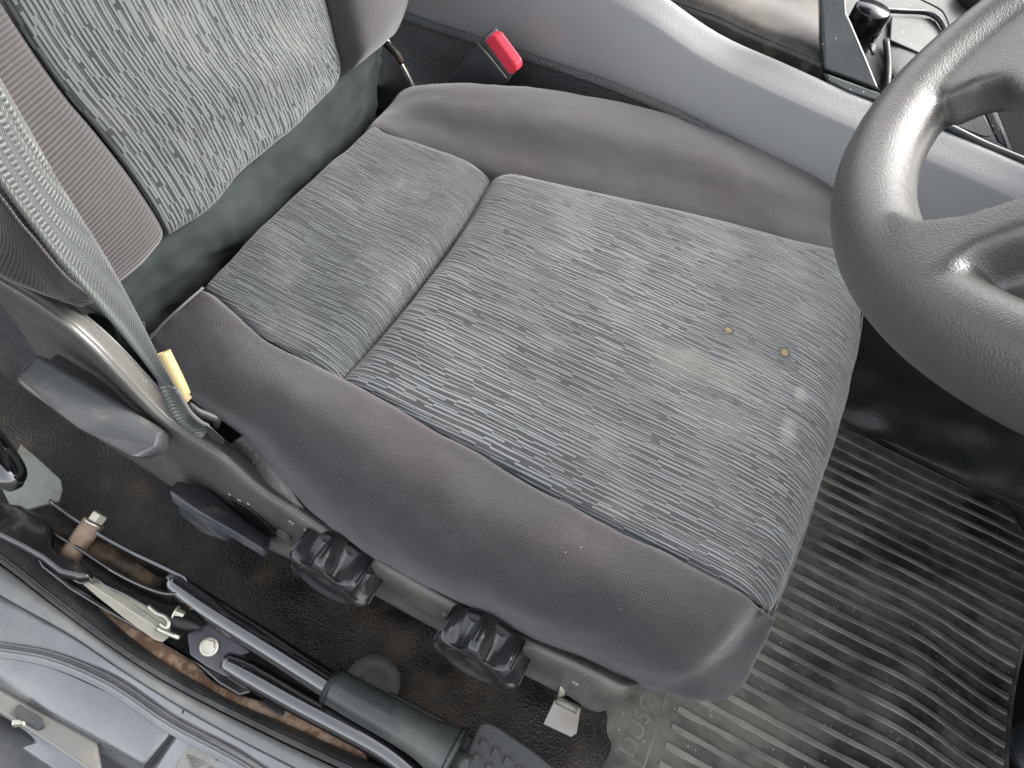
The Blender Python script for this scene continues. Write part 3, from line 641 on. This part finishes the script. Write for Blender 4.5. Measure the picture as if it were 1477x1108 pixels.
# lower dashboard pieces seen through the wheel
slab('lower_panel', [PY(1340, 130, .56), PY(1398, 130, .56), PY(1412, 150, .56), PY(1428, 190, .545), PY(1432, 197, .54), PY(1418, 198, .535), PY(1350, 172, .53), PY(1330, 160, .53)], (0, .006, -.003), M_tray, console, .002)
slab('lower_panel', [PY(1408, 138, .575), PY(1422, 130, .58), PY(1455, 215, .55), PY(1440, 205, .55)], (0, .006, -.003), M_gp, console, .002)
slab('lower_panel', [PY(1424, 128, .59), PY(1560, 150, .59), PY(1560, 265, .54), PY(1462, 222, .54)], (0, .01, 0), M_black, console, .002)
tube('trim_strip', [PY(1268, 142, .51), PY(1360, 180, .51), PY(1420, 209, .51), PY(1500, 242, .51), PY(1580, 278, .51)], .0042, M_gp, console, 10)
# round things standing in the console
kn = lathe('round_knob', P(1256, 20, .075), (0, 0, 1), [(-.045, .010), (-.040, .019), (-.01, .0215), (.004, .0215), (.008, .019), (.009, .002)], surf('black_knob', (.008, .009, .010), .22, spec=.6), None, 40)
tag(kn, 'small round black knob standing in the console tray at the top', 'knob')
hd = lathe('cup_holder', P(1420, -8, .07), (0, 0, 1), [(-.03, .026), (.0, .030), (.006, .029), (.006, .025), (-.02, .022), (-.02, .001)], M_black, None, 44)
tag(hd, 'black round holder half hidden behind the top of the steering wheel', 'cup holder')

# ================================================================== INNER WALL AND FLOOR
cw = interp(cb, list(np.linspace(-.32, .36, 8)))
wv = patch('tunnel_side', [[A([p[0], .40, -.30]) for p in cw], [A([p[0], .452, -.10]) for p in cw], [A([p[0], .452, -.022 + p[2]]) for p in cw], [A([p[0], .450, -.006 + p[2]]) for p in cw], [A([p[0], .456, .000 + p[2]]) for p in cw], [A([p[0], .466, -.003 + p[2]]) for p in cw]], M_carp, None, 6, 6, wr=.0015)
tag(wv, 'coarse black vinyl covering on the side of the centre tunnel behind the seat', None, kind='structure')
cw = interp(cb, list(np.linspace(.33, 1.0, 8)))
wr_ = patch('footwell_wall', [[A([p[0], .30, -.40]) for p in cw], [A([p[0], .428, -.292]) for p in cw], [A([p[0], .448, -.27]) for p in cw], [A([p[0], .458, -.2]) for p in cw], [A([p[0], .454, -.1]) for p in cw], [A([p[0], .464, p[2] - .004]) for p in cw]], M_vinw, None, 8, 8, wr=.008)
tag(wr_, None, None, kind='structure')
fx = [-.7, -.45, -.25, -.1, .05, .2, .35, .47, .62, .8, 1.05]; fy = [-.215, -.17, -.12, -.06, .0, .1, .3, .45]
zf = lambda x, y: -.272 - .10 * max(0, min(1, (x - .56) / .06)) - .022 * max(0, min(1, (x - .30) / .2)) + .010 * math.exp(-((x - .33) / .05) ** 2 - ((y + .07) / .05) ** 2) + (.010 if y < -.2 else 0)
fl_ = patch('floor', [[A([x, y, zf(x, y)]) for y in fy] for x in fx], M_vin, None, 12, 8, wr=.006, solid=.003)
tag(fl_, None, None, kind='structure')
# foot wall at the front and the dashboard above it, both unseen, added to block light from the footwell
o = slab('shade_firewall', [A([1.06, -.2, -.34]), A([1.06, 1.3, -.34]), A([1.06, 1.3, .3]), A([1.06, -.2, .3])], (.03, 0, 0), M_black, None, .01); tag(o, kind='structure')
o = slab('shade_dashboard', [A([.68, 1.3, .09]), A([.66, 1.3, .16]), A([.69, 1.3, .28]), A([.80, 1.3, .38]), A([1.1, 1.3, .40]), A([1.1, 1.3, .09])], (0, -1.46, 0), M_black, None, .01); tag(o, kind='structure')

# ================================================================== RIBBED FLOOR MAT
mat_ = empty('floor_mat', 'dusty black ribbed rubber floor mat lying in front of the seat', 'floor mat')
MZ = -.284
def ss(t): t = max(0, min(1, t)); return t * t * (3 - 2 * t)
def mz(x, y): return MZ + .004 * math.exp(-((x - .70) / .04) ** 2) * ss((.30 - y) / .1) - .024 * ss((x - .71) / .14) * ss((.32 - y) / .14) + .0015 * mnoise.noise(Vector((x * 9, y * 9, 0)))
x0 = .500; x1 = .838; ytop = lambda x: .436 - .02 * ss((.60 - x) / .1) - .06 * max(0, (x - .79) / .048) ** 3
xsm = list(np.linspace(.440, x1, 110)); G = []
vs, fs = [], []
NY = 170
for i, x in enumerate(xsm):
    for j in range(NY + 1):
        y = -.30 + (ytop(x) + .30) * j / NY; vs.append(A([x - .10 * max(0, (-.02 - y)) if x < .5 else x, y, mz(x, y)]))
for i in range(len(xsm) - 1):
    for j in range(NY): fs.append((i * (NY + 1) + j, (i + 1) * (NY + 1) + j, (i + 1) * (NY + 1) + j + 1, i * (NY + 1) + j + 1))
sheet = frompy('sheet', vs, fs, M_rub, mat_); sheet.modifiers.new('s', 'SOLIDIFY').thickness = .003
y = -.29
pit = .0182
while y < .425:
    xe = x1 - .004
    while ytop(xe) < y + .005 and xe > .55: xe -= .004
    if xe > .56:
        vs, fs = [], []; X = np.linspace(x0 + .002, xe, 46)
        for k, x in enumerate(X):
            yy = y + .0006 * mnoise.noise(Vector((x * 14, y * 30, 3.))) + .0010 * mnoise.noise(Vector((x * 4, y * 30, 7.))); z = mz(x, yy)
            wsc = 1 + .35 * mnoise.noise(Vector((x * 40, y * 60, 1.))); hh = .0042 * (1 + .3 * mnoise.noise(Vector((x * 50, y * 50, 5.))))
            for (dy, dz) in ((-.0052 * wsc, 0), (-.0026 * wsc, hh), (.0018 * wsc, hh), (.0032 * wsc, 0)): vs.append(A([x, yy + dy, z + dz + (.0008 if dz else -.001)]))
        for k in range(len(X) - 1):
            for q in range(3): fs.append((k * 4 + q, k * 4 + q + 1, (k + 1) * 4 + q + 1, (k + 1) * 4 + q))
        fs += [(0, 1, 2, 3), tuple((len(X) - 1) * 4 + q for q in (3, 2, 1, 0))]
        frompy('rib', vs, fs, M_rubt, mat_, smooth=False)
    y += pit
bd = [A([x, ytop(x), mz(x, ytop(x)) + .001]) for x in np.linspace(.46, x1, 14)] + [A([x1 + .001, y_, mz(x1, y_) + .001]) for y_ in (.34, .28, .2, .1, 0)]
tube('raised_border', bd, .0028, M_rub, mat_, 8)
mu = lambda px, py: P(px, py, MZ + .0015)
tube('border_line', [mu(967, 985), mu(959, 1009), mu(944, 1056), mu(928, 1106), mu(915, 1150)], .0018, M_rubt, mat_, 8)
tube('border_line', [mu(935, 975), mu(922, 997), mu(906, 1042), mu(889, 1084)], .0014, M_rubt, mat_, 8)
tube('border_line', [mu(885, 1080), mu(905, 1094), mu(928, 1106)], .0014, M_rubt, mat_, 8, n=2)
tube('border_line', [mu(893, 1018), mu(884, 1036), mu(866, 1080), mu(852, 1116)], .0022, M_rubt, mat_, 8)
for q in ([(892, 1024), (907, 1036)], [(882, 1049), (900, 1063)], [(872, 1074), (887, 1085)], [(862, 1100), (912, 1128)]):
    tube('border_line', [mu(*q[0]), mu(*q[1])], .0012, M_rubt, mat_, 6, n=2)
tube('border_line', [mu(893, 1009), mu(921, 1002)], .0012, M_rubt, mat_, 6, n=2)
text('DUSC', mu(921, 1047) + A([0, 0, .001]), mu(936, 1014) - mu(905, 1086), mu(903, 1042) - mu(928, 1052), .0235, M_rubt, mat_, .0006)
# black pedal at the lower right corner
pc = P(1516, 1090, -.22)
pd = lathe('foot_pedal', pc, (-.35, -.15, .9), [(-.02, .02), (-.012, .030), (-.002, .0335), (.004, .031), (.007, .022), (.008, .001)], surf('black_rubber', (.016, .019, .022), .38, dirt=(.14, .15, .15), dscale=30, damt=.5, dlo=.55, dhi=.75), None, 40)
tag(pd, 'black rounded rubber pedal over the floor mat in the lower right corner', 'pedal')

# ================================================================== SEAT BELT, BUCKLE
def ribbon(name, left, right, mat, parent=None, nu=10, thick=.0012):
    rows = [[a, lerp(a, b, .5), b] for a, b in zip(left, right)]
    return patch(name, rows, mat, parent, nu, 5, solid=thick)
m, t, b = newmat('belt_webbing'); u, v, uv = uvn(t)
a_ = mth(t, 'SINE', mth(t, 'MULTIPLY', mth(t, 'ADD', u, mth(t, 'MULTIPLY', mth(t, 'PINGPONG', v, .006), .8)), 2 * math.pi / .0032)); a2 = mth(t, 'ADD', mth(t, 'MULTIPLY', a_, .5), .5)
c = mixc(t, a2, (.017, .020, .019), (.052, .059, .056)); sv = mth(t, 'ADD', mth(t, 'MULTIPLY', mth(t, 'SINE', mth(t, 'MULTIPLY', v, 2 * math.pi / .0115)), .5), .5)
c = mixc(t, mth(t, 'MULTIPLY', sv, .3), c, (.12, .135, .127))
ed = mth(t, 'LESS_THAN', mth(t, 'ABSOLUTE', mth(t, 'SUBTRACT', mth(t, 'PINGPONG', v, .0215), .0035)), .0012)
dt = mth(t, 'MULTIPLY', ed, mth(t, 'LESS_THAN', mth(t, 'FRACT', mth(t, 'DIVIDE', u, .0036)), .45)); c = mixc(t, mth(t, 'MULTIPLY', dt, .7), c, (.16, .175, .16))
L(t, c, b.inputs['Base Color']); b.inputs['Roughness'].default_value = .55; b.inputs['Sheen Weight'].default_value = .2; bump(t, b, a2, .7, .0006); M_belt = m
belt = empty('seat_belt', 'grey green woven seat belt hanging down across the left of the photo', 'seat belt')
bl_ = [PD(-60, 180, .47), PD(0, 264, .475), PD(44, 322, .485), PD(85, 375, .495), PD(118, 414, .505), (PD(147, 448, .515)), PD(176, 482, .525), PD(205, 520, .54), PD(232, 556, .56)]
br2 = [PD(-60, 20, .475), PD(0, 112, .48), PD(37, 176, .49), PD(85, 261, .50), PD(142, 352, .512), PD(176, 411, .522), PD(205, 466, .532), PD(232, 520, .545), PD(255, 562, .562)]
web = ribbon('webbing', bl_, br2, M_belt, belt)
low_l = [PD(226, 548, .558), PD(236, 575, .565), PD(250, 603, .575), PD(270, 622, .585), PD(291, 633, .59)]
low_r = [PD(254, 562, .560), PD(266, 580, .567), PD(280, 598, .577), PD(292, 612, .587), PD(300, 622, .592)]
ribbon('webbing_end', low_l, low_r, M_belt, belt)
tube('stitched_edge', [PD(255, 562, .556), PD(272, 592, .566), PD(288, 608, .574), PD(300, 614, .58)], .0016, M_pipe, belt, 8)
tube('belt_loop', [PD(272, 582, .575), PD(286, 594, .575), PD(300, 600, .578), PD(312, 606, .58), (PD(312, 616, .585))], [.002, .003, .0035, .003, .002], M_black, belt, 10)
an = slab('anchor_plate', [PD(296, 612, .575), PD(304, 616, .575), PD(324, 635, .580), PD(323, 641, .585), PD(306, 634, .585), PD(296, 622, .58)], (0, .001, -.002), M_gloss, belt, .0008)
# torn sleeve
vs, fs = [], []; ctr = cr([PD(235, 508, .580), PD(246, 530, .581), PD(257, 553, .582), PD(266, 573, .584), PD(276, 592, .586), PD(289, 610, .588)], 6)
for i, p in enumerate(ctr):
    tt = i / (len(ctr) - 1); tg = ctr[min(i + 1, len(ctr) - 1)] - ctr[max(i - 1, 0)]; tg /= np.linalg.norm(tg)
    toc = CAM - p; toc /= np.linalg.norm(toc); sx = np.cross(tg, toc); sx /= np.linalg.norm(sx); up_ = np.cross(sx, tg)
    a0, a1 = (0, 2 * math.pi) if tt < .55 else (math.radians(-20 + 0), math.radians(200))
    if tt < .58: lo, hi = 0, 360
    else: k = (tt - .58) / .42; lo, hi = 60 - 10 * k, 190 - 80 * k
    if .58 <= tt < .66: hi = 240
    for k in range(17):
        th = math.radians(lo + (hi - lo) * k / 16 + 180) + math.pi / 2
        r_ = .0052 * (1 - .25 * max(0, tt - .6)); vs.append(p + r_ * (sx * math.cos(th) + up_ * math.sin(th)))
for i in range(len(ctr) - 1):
    for k in range(16): fs.append((i * 17 + k, i * 17 + k + 1, (i + 1) * 17 + k + 1, (i + 1) * 17 + k))
slv = frompy('plastic_sleeve', vs, fs, M_yel, belt); s_ = slv.modifiers.new('s', 'SOLIDIFY'); s_.thickness = .0008
# buckle
bk = empty('belt_buckle', 'black seat belt buckle with red release button standing behind the cushion', 'buckle')
pb = [PY(640, 122, .44), PY(690, 57, .405), PY(703, 56, .40), PY(736, 100, .385), PY(737, 112, .385), PY(715, 135, .41), PY(700, 150, .43), PY(640, 140, .44)]
body = slab('body', [PY(636, 125, .425), PY(692, 60, .405), PY(698, 56, .402), PY(735, 108, .392), PY(728, 122, .40), PY(715, 136, .415), PY(690, 170, .425), PY(630, 165, .43)], (.004, .018, .008), surf('buckle_plastic', (.085, .090, .096), .4), bk, .003)
tube('edge_line', [PY(688, 62, .400), PY(708, 84, .3945), PY(731, 113, .389)], .0009, M_steel, body, 6, n=2)
slab('release_button', [PY(699, 60, .396), PY(706, 52, .396), PY(714, 53, .395), PY(744, 94, .388), PY(745, 103, .388), PY(738, 109, .389), (PY(731, 104, .39))], (.003, .009, .004), M_red, bk, .0022)

# ================================================================== DOOR SILL
def line(pts, z): return [P(a[0], a[1], z if len(a) < 3 else a[2]) for a in pts]
A0 = line([(-90, 690), (0, 768), (102, 846), (203, 934), (311, 1001), (400, 1041), (500, 1086), (640, 1146)], -.238)
A1 = line([(-90, 750), (0, 808), (90, 878), (176, 940), (257, 990), (369, 1047), (480, 1100), (620, 1165)], -.229)
B1 = line([(-90, 800), (0, 858), (102, 916), (180, 969), (264, 1021), (350, 1069), (440, 1115), (580, 1190)], -.233)
C1 = line([(-110, 905), (-10, 924), (80, 940), (166, 976), (252, 1033), (340, 1080), (420, 1128), (560, 1200)], -.238)
def dz(l, d, dy=0): return [p + A([0, dy, d]) for p in l]
sealA = patch('inner_sill_trim', [dz(A0, -.030, .008), dz(A0, -.004, .0015), A0, [lerp(a, b, .4) + A([0, 0, .003]) for a, b in zip(A0, A1)], [lerp(a, b, .85) + A([0, 0, .002]) for a, b in zip(A0, A1)], A1, dz(A1, -.004, -.001)], M_seal, None, 7, 10)
sill = empty('door_sill', 'grey door sill with rubber seals and step plate in the lower left corner', 'door sill')
sealA.parent = sill
for l, r in ((A1, .0016), (dz([lerp(a, b, .82) for a, b in zip(A0, A1)], .0028), .0011), (dz([lerp(a, b, .93) for a, b in zip(A0, A1)], .0018), .0008)):
    tube('seal_lip', l, r, M_seal, sealA, 8, n=8)
slab('trim_block', [P(378, 1016, -.232), P(391, 1001, -.236), P(418, 1018, -.236), P(408, 1034, -.230), P(398, 1030, -.230)], (0, 0, .0045), M_seal, sealA, .0008)
slab('trim_joint', [P(366, 1030, -.2285), P(371, 1034, -.2285), P(369, 1050, -.2275), P(365, 1046, -.2275)], (0, 0, -.003), M_black, sealA, 0)
sealB = patch('weather_seal', [dz(A1, -.006, -.002), [lerp(a, b, .2) + A([0, 0, -.001]) for a, b in zip(A1, B1)], [lerp(a, b, .5) + A([0, 0, .0025]) for a, b in zip(A1, B1)], [lerp(a, b, .85) + A([0, 0, .002]) for a, b in zip(A1, B1)], B1, dz(B1, -.006, .001)], M_sil, sill, 6, 10)
# painted sill: upper strip, double bead, flat area
bodyC = patch('sill_panel', [dz(B1, -.006, 0), dz([lerp(a, b, .06) for a, b in zip(B1, C1)], -.001), [lerp(a, b, .5) for a, b in zip(B1, C1)], [lerp(a, b, .93) for a, b in zip(B1, C1)], C1, dz(C1, -.003, -.0015)], M_body, sill, 6, 10)
C1n = dz(C1, -.0005)
C2 = [p + A([0, -.0035, -.001]) for p in C1]; C3 = [p + A([0, -.0085, -.001]) for p in C1]; C4 = [p + A([0, -.0125, -.003]) for p in C1]
patch('bead', [C1n, dz([lerp(a, b, .5) for a, b in zip(C1, C2)], .0028), C2, dz([lerp(a, b, .5) for a, b in zip(C2, C3)], .0030), C3, C4], M_body, sill, 6, 10)
cutx = lambda l: l
D0 = C4[:5]; D1 = line([(-110, 945), (-10, 988), (66, 1030), (140, 1070), (208, 1108)], -.262)
D0 = D0[:5]; seamT = P(262, 1036, -.242)
D0[4] = P(258, 1046, -.242)
pts_r = [lerp(D0[4], D1[4], t) for t in (.25, .5, .75)]
patch('sill_panel', [dz(D0, .0), [lerp(a, b, .12) + A([0, 0, .0015]) for a, b in zip(D0, D1)], [lerp(a, b, .5) + A([0, 0, .004]) for a, b in zip(D0, D1)], [lerp(a, b, .9) + A([0, 0, .004]) for a, b in zip(D0, D1)], D1, [p + A([0, -.006, -.010]) for p in D1], [p + A([0, -.008, -.03]) for p in D1]], M_body, sill, 6, 10)
# step plate to the right of the joint
E0 = [P(268, 1046, -.2415), P(320, 1077, -.2405), P(400, 1122, -.240), P(500, 1180, -.240)]
E1 = [P(216, 1108, -.262), P(300, 1165, -.262), P(380, 1220, -.262), P(480, 1280, -.262)]
stp = patch('step_plate', [dz(E0, -.006), E0, [lerp(a, b, .1) + A([0, 0, .003]) for a, b in zip(E0, E1)], [lerp(a, b, .5) + A([0, 0, .002]) for a, b in zip(E0, E1)], E1], M_body, sill, 6, 8)
tube('joint', [P(265, 1024, -.2345), P(262, 1036, -.2385), P(250, 1056, -.243), P(212, 1108, -.258), P(190, 1140, -.262)], .0012, M_black, sill, 8)
padp = [(250, 1112), (268, 1080), (280, 1067), (292, 1063), (308, 1066), (350, 1090), (420, 1130), (480, 1170), (340, 1200)]
nE = np.cross(E0[2] - E0[0], E1[0] - E0[0]); nE /= np.linalg.norm(nE); nE = nE if nE[2] > 0 else -nE
def EP(px, py, o=0): return PN(px, py, E0[0] + nE * (.003 + o), nE)
spd = slab('step_pad', [EP(*a) for a in padp], nE * -.004, M_step, stp, .001)
def hatch(ax, ay, w_, h_):
    # triangle of raised lines, point downwards
    k = 5
    for q in range(k):
        t = q / (k - 1); x0_, y0_ = ax + w_ * .02 * q, ay + h_ * t
        a_ = (ax + 1 + 3.5 * q * .6, ay + q * 4.6); b_ = (ax + w_ - q * 4.0, ay + q * 4.6 + (w_ - q * 4) * .47 - q * .8)
        if b_[0] - a_[0] < 3: b_ = (a_[0] + 3, a_[1] + 1.5)
        tube('tread_line', [EP(*a_, .0006), EP(*b_, .0006)], .0006, M_step, spd, 6, n=1)
for a_ in ((301, 1078, 28, 24), (268, 1089, 28, 24), (341, 1098, 28, 24), (300, 1106, 28, 22), (382, 1122, 28, 22)): hatch(*a_)
# lower ledge, bracket and hinge details at the very corner
F0 = line([(-60, 990), (0, 1024), (72, 1070), (150, 1122)], -.262); F1 = line([(-80, 1060), (20, 1100), (90, 1150), (140, 1180)], -.285)
patch('outer_ledge', [D1[:4], dz(F0, .002), F0], surf('ledge_paint', (.24, .235, .22), .4, metal=.3, dirt=(.34, .31, .26), dscale=20, damt=.6), sill, 6, 8)
patch('outer_panel', [dz(F0, -.004), [P(45, 1062, -.268), P(95, 1085, -.268), P(150, 1118, -.268), P(200, 1150, -.268)], [P(30, 1080, -.275), P(75, 1110, -.275), P(130, 1145, -.275), P(180, 1180, -.275)]], M_body, sill, 6, 6)
slab('hinge_bracket', [P(22, 1018, -.252), P(28, 1015, -.252), P(62, 1036, -.255), P(64, 1046, -.256), P(56, 1052, -.257), P(22, 1032, -.255)], (0, -.002, -.006), M_seal, sill, .001)
bt = hexbolt('bracket_bolt', P(40, 1041, -.262), (-.8, -.5, -.1), .0035, .011, M_zinc, sill)
patch('door_gap', [[P(-120, 1000, -.30), P(-20, 1030, -.30), P(40, 1050, -.30), P(130, 1120, -.30)], [P(-160, 1150, -.33), P(-60, 1180, -.33), P(60, 1220, -.33), P(200, 1260, -.33)]], M_trimd, sill, 4, 4)
# rusty channel between the sill trim and the lever
R0 = line([(40, 798), (100, 848), (151, 880), (201, 909), (242, 930), (283, 957), (310, 984), (350, 1004), (425, 1024), (520, 1070)], -.245)
R1 = line([(30, 806), (92, 860), (140, 902), (188, 934), (235, 966), (285, 992), (330, 1016), (370, 1036), (440, 1062), (530, 1100)], -.248)
rch = patch('rusty_flange', [dz(R0, -.012), R0, [lerp(a, b, .5) + A([0, 0, .003]) for a, b in zip(R0, R1)], R1, dz(R1, -.01)], M_rust, None, 6, 8, wr=.0015)
tag(rch, 'rusty brown metal flange running in the gap between sill trim and lever', 'metal flange')

# ================================================================== LEVER ASSEMBLY BESIDE THE SEAT
lev = empty('parking_brake_lever', 'scratched glossy black lever with grey grip lying between seat and door sill', 'lever')
def Q(px, py, z=-.205): return P(px, py, z)
arm = tube('arm', [Q(245, 838, -.212), Q(300, 877, -.208), Q(400, 940, -.203), Q(500, 1003, -.199), Q(560, 1040, -.196)], [.0095, .0112, .0112, .0110, .010], M_gloss, lev, 28)
U_ = [(68, 764), (110, 789), (160, 822), (205, 845), (238, 856), (258, 855), (270, 846), (268, 834), (254, 826), (225, 812), (185, 793), (140, 768), (105, 746), (72, 722)]
fork = patch('fork', [[Q(*a, -.203) for a in U_], [Q(*a, -.203) + A([0, -.002, -.024]) for a in U_]], M_gloss2, lev, 3, 5, solid=.0016)
tube('fork_edge', [Q(*a, -.2035) for a in U_], .0016, M_gloss, fork, 8)
slab('fork_floor', [Q(70, 770, -.216), Q(110, 795, -.216), Q(205, 850, -.216), Q(250, 850, -.216), Q(180, 798, -.216), Q(100, 748, -.216)], (0, 0, -.002), M_dark, fork, 0)
bsh = tube('bushing', [Q(98, 806, -.214), Q(122, 772, -.208), Q(136, 752, -.204)], .0092, surf('rusty_bush', (.22, .15, .10), .6, metal=.3, dirt=(.42, .33, .25), dscale=50, damt=.6), lev, 24, n=3)
ax_ = Q(140, 748, -.200) - Q(98, 806, -.212); ax_ /= np.linalg.norm(ax_)
hexbolt('pivot_bolt', Q(134, 757, -.204), ax_, .0072, .0115, M_zinc, lev, 1.35)
# cast bracket and the long dark plate under it
cst = slab('cast_bracket', [Q(*a, -.196) for a in [(-40, 735), (-10, 722), (28, 727), (62, 744), (73, 760), (72, 786), (84, 798), (108, 806), (128, 822), (131, 833), (112, 833), (84, 826), (58, 806), (30, 790), (-10, 770)]], (0, 0, -.014), M_gloss2, lev, .005, 4)
slab('under_plate', [Q(*a, -.222) for a in [(50, 800), (80, 822), (108, 836), (140, 862), (190, 897), (244, 930), (300, 962), (338, 975), (362, 998), (345, 1003), (315, 985), (283, 957), (242, 931), (201, 909), (151, 881), (100, 850), (60, 818)]], (0, 0, -.004), M_gloss2, lev, .0015)
pl = slab('cover_plate', [Q(*a, -.212) for a in [(111, 835), (122, 837), (135, 832), (150, 844), (180, 858), (215, 876), (236, 890), (246, 905), (244, 918), (234, 926), (222, 922), (180, 892), (140, 860)]], (0, 0, -.0018), M_plate, lev, .0008)
slab('plate_fold', [Q(*a, -.2112) for a in [(122, 838), (136, 836), (190, 868), (232, 900), (226, 906), (180, 876)]], (0, 0, -.0015), M_zinc, pl, .0005)
tube('plate_edge', [Q(*a, -.2110) for a in [(106, 836), (120, 841), (136, 831), (152, 844), (182, 858), (216, 877), (238, 890)]], .0012, M_gloss, pl, 8)
sp_ = tube('spring_clip', [Q(214, 874, -.206), Q(226, 884, -.204), Q(238, 889, -.203), Q(244, 898, -.203), Q(240, 906, -.205), Q(230, 900, -.206)], .0016, M_zinc, lev, 8, squash=.6)
tube('pin', [Q(226, 906, -.207), Q(240, 912, -.206), Q(259, 920, -.206)], .0022, M_zinc, lev, 10, n=2)
hexbolt('clip_bolt', Q(252, 884, -.205), Q(268, 893, -.205) - Q(246, 884, -.203), .0042, .008, M_zinc, lev, 1.5)
tube('cable_boot', [Q(250, 893, -.208), Q(268, 900, -.208), Q(292, 906, -.210)], [.006, .0055, .002], M_black, lev, 14, n=3)
bp = slab('bolt_bracket', [Q(*a, -.216) for a in [(270, 914), (300, 900), (328, 902), (352, 915), (372, 934), (352, 944), (334, 948), (330, 962), (340, 978), (322, 974), (296, 960), (274, 944)]], (0, 0, -.003), surf('grey_bracket', (.10, .10, .115), .4, metal=.2, dirt=(.2, .18, .16), dscale=30, damt=.4), lev, .0012)
hexbolt('bracket_bolt', Q(302, 933, -.2145), (.1, -.25, 1), .0062, .0055, M_zinc, lev, 1.28, up=(1, .3, 0))
tube('lower_tube', [Q(326, 955, -.222), Q(360, 972, -.219), Q(430, 1011, -.219), (Q(500, 1048, -.220)), Q(556, 1080, -.224), Q(610, 1122, -.232)], [.0092, .0108, .011, .011, .0108, .0105], M_gloss, lev, 28)
# grip with its hollow end and the push button
gpts = [Q(481, 990, -.1975), Q(520, 1012, -.194), Q(570, 1040, -.191), Q(610, 1064, -.189), Q(640, 1082, -.1885), Q(655, 1091, -.188)]
gr = tube('grip', gpts, [.0145, .0150, .0152, .0160, .0200, .0225], M_grip, lev, 32, cap=True)
tube('grip_collar', [Q(478, 988, -.1980), Q(484, 992, -.1975)], .0152, M_black, gr, 32, n=1)
gd = gpts[-1] - gpts[-2]; gd /= np.linalg.norm(gd)
lathe('grip_mouth', gpts[-1], gd, [(-.004, .0215), (.001, .0226), (.0018, .0216), (.0005, .0185), (-.004, .012)], M_black, gr, 32)
lathe('push_button', gpts[-1] + gd * .002, gd, [(-.002, .0075), (.010, .0075), (.0115, .0066), (.0118, .001)], M_grip, gr, 24)
tube('grip_seam', [p + A([0, -.0125, .0075]) for p in gpts[:4]] + [gpts[4] + A([0, -.014, .009])], .0007, M_black, gr, 6)
# other things on the floor
hl = tube('black_lever_end', [Q(-90, 560, -.15), Q(-50, 600, -.15), Q(-8, 655, -.152), Q(14, 688, -.155), Q(22, 704, -.158)], [.012, .014, .0145, .0135, .006], M_gloss, None, 24)
tag(hl, 'glossy black rounded lever end at the left edge beside the floor covering', 'lever')
gb = slab('floor_bracket', [P(30, 640, -.24), P(48, 655, -.24), P(88, 692, -.235), (P(90, 706, -.235)), P(86, 722, -.238), P(60, 728, -.24), P(20, 740, -.24), P(0, 700, -.24)], (0, 0, -.004), surf('bare_bracket', (.30, .32, .28), .5, metal=.3, dirt=(.22, .17, .12), dscale=30, damt=.7), None, .001)
tag(gb, 'bare grey metal bracket on the floor behind the glossy lever end', 'bracket')
ds = lathe('floor_washer', P(538, 985, -.262), (0, -.1, 1), [(-.003, .025), (.001, .025), (.0018, .024), (.0018, .011), (.0005, .0105), (.0005, .001)], surf('grey_disc', (.075, .072, .068), .45, dirt=(.2, .16, .12), dscale=30, damt=.3), None, 40)
tag(ds, 'flat dark grey disc on the floor covering partly hidden by the lever grip', 'disc')
et = tube('floor_edge_trim', [P(560, 1000, -.245), P(600, 1020, -.243), P(650, 1047, -.24), P(684, 1068, -.24), P(700, 1085, -.24)], .0022, M_trimd, None, 8, squash=.5)
tag(et, 'thin dark trim edge on the floor between lever grip and rubber pad', 'trim strip')
fp = empty('rubber_pad', 'grey rubber pad with raised squares at the bottom edge beside the lever grip', 'rubber pad')
pp = [(694, 1042), (706, 1041), (722, 1049), (772, 1083), (800, 1106), (820, 1150), (740, 1200), (650, 1140), (664, 1108), (684, 1062)]
pz = -.212
slab('pad', [P(a, b_, pz) for a, b_ in pp], (0, 0, -.010), M_pad, fp, .003, 4)
u1, v1 = np.array([17.5, 13.0]), np.array([-9.5, 22.0]); o_ = np.array([698., 1073.])
for i in range(-1, 5):
    for j in range(-0, 3):
        c_ = o_ + u1 * i + v1 * j
        if c_[0] < 676 + j * 4 or c_[1] < 1058: continue
        if (i == -1 and j == 0) or c_[0] > 690 + 40 + (c_[1] - 1040) * 1.0: continue
        q = [c_ + u1 * a + v1 * b_ for a, b_ in ((-.28, -.24), (.28, -.24), (.28, .24), (-.28, .24))]
        slab('raised_square', [P(x[0], x[1], pz + .0026) for x in q], (0, 0, -.003), M_pad, fp, .0005, 2)
o = slab('carpet_step', [P(655, 1060, -.232), P(684, 1062, -.232), P(676, 1085, -.232), P(650, 1130, -.232), P(600, 1130, -.232)], (0, 0, -.01), M_pad, fp, .002)
# ================================================================== CAR BODY ROUND THE CABIN, GROUND OUTSIDE
def box(name, a, b, mat, kind='structure'):
    a, b = A(a, float), A(b, float)
    o = slab(name, [A([a[0], a[1], a[2]]), A([b[0], a[1], a[2]]), A([b[0], b[1], a[2]]), A([a[0], b[1], a[2]])], (0, 0, b[2] - a[2]), mat, None, .01); tag(o, kind=kind); return o
box('shade_roof', (-1.2, -.14, .86), (.34, 1.35, .90), M_roof)  # unseen, added to limit the sky light and give dark reflections
box('ground', (-60, -60, -.80), (60, 60, -.78), M_asph)
box('underbody', (-1.3, -.20, -.50), (1.3, 1.35, -.36), M_black)
box('rear_wall', (-1.3, -.05, -.36), (-1.26, 1.35, .40), M_roof)
box('far_door', (-1.2, 1.32, -.36), (1.1, 1.35, .25), M_trimd)
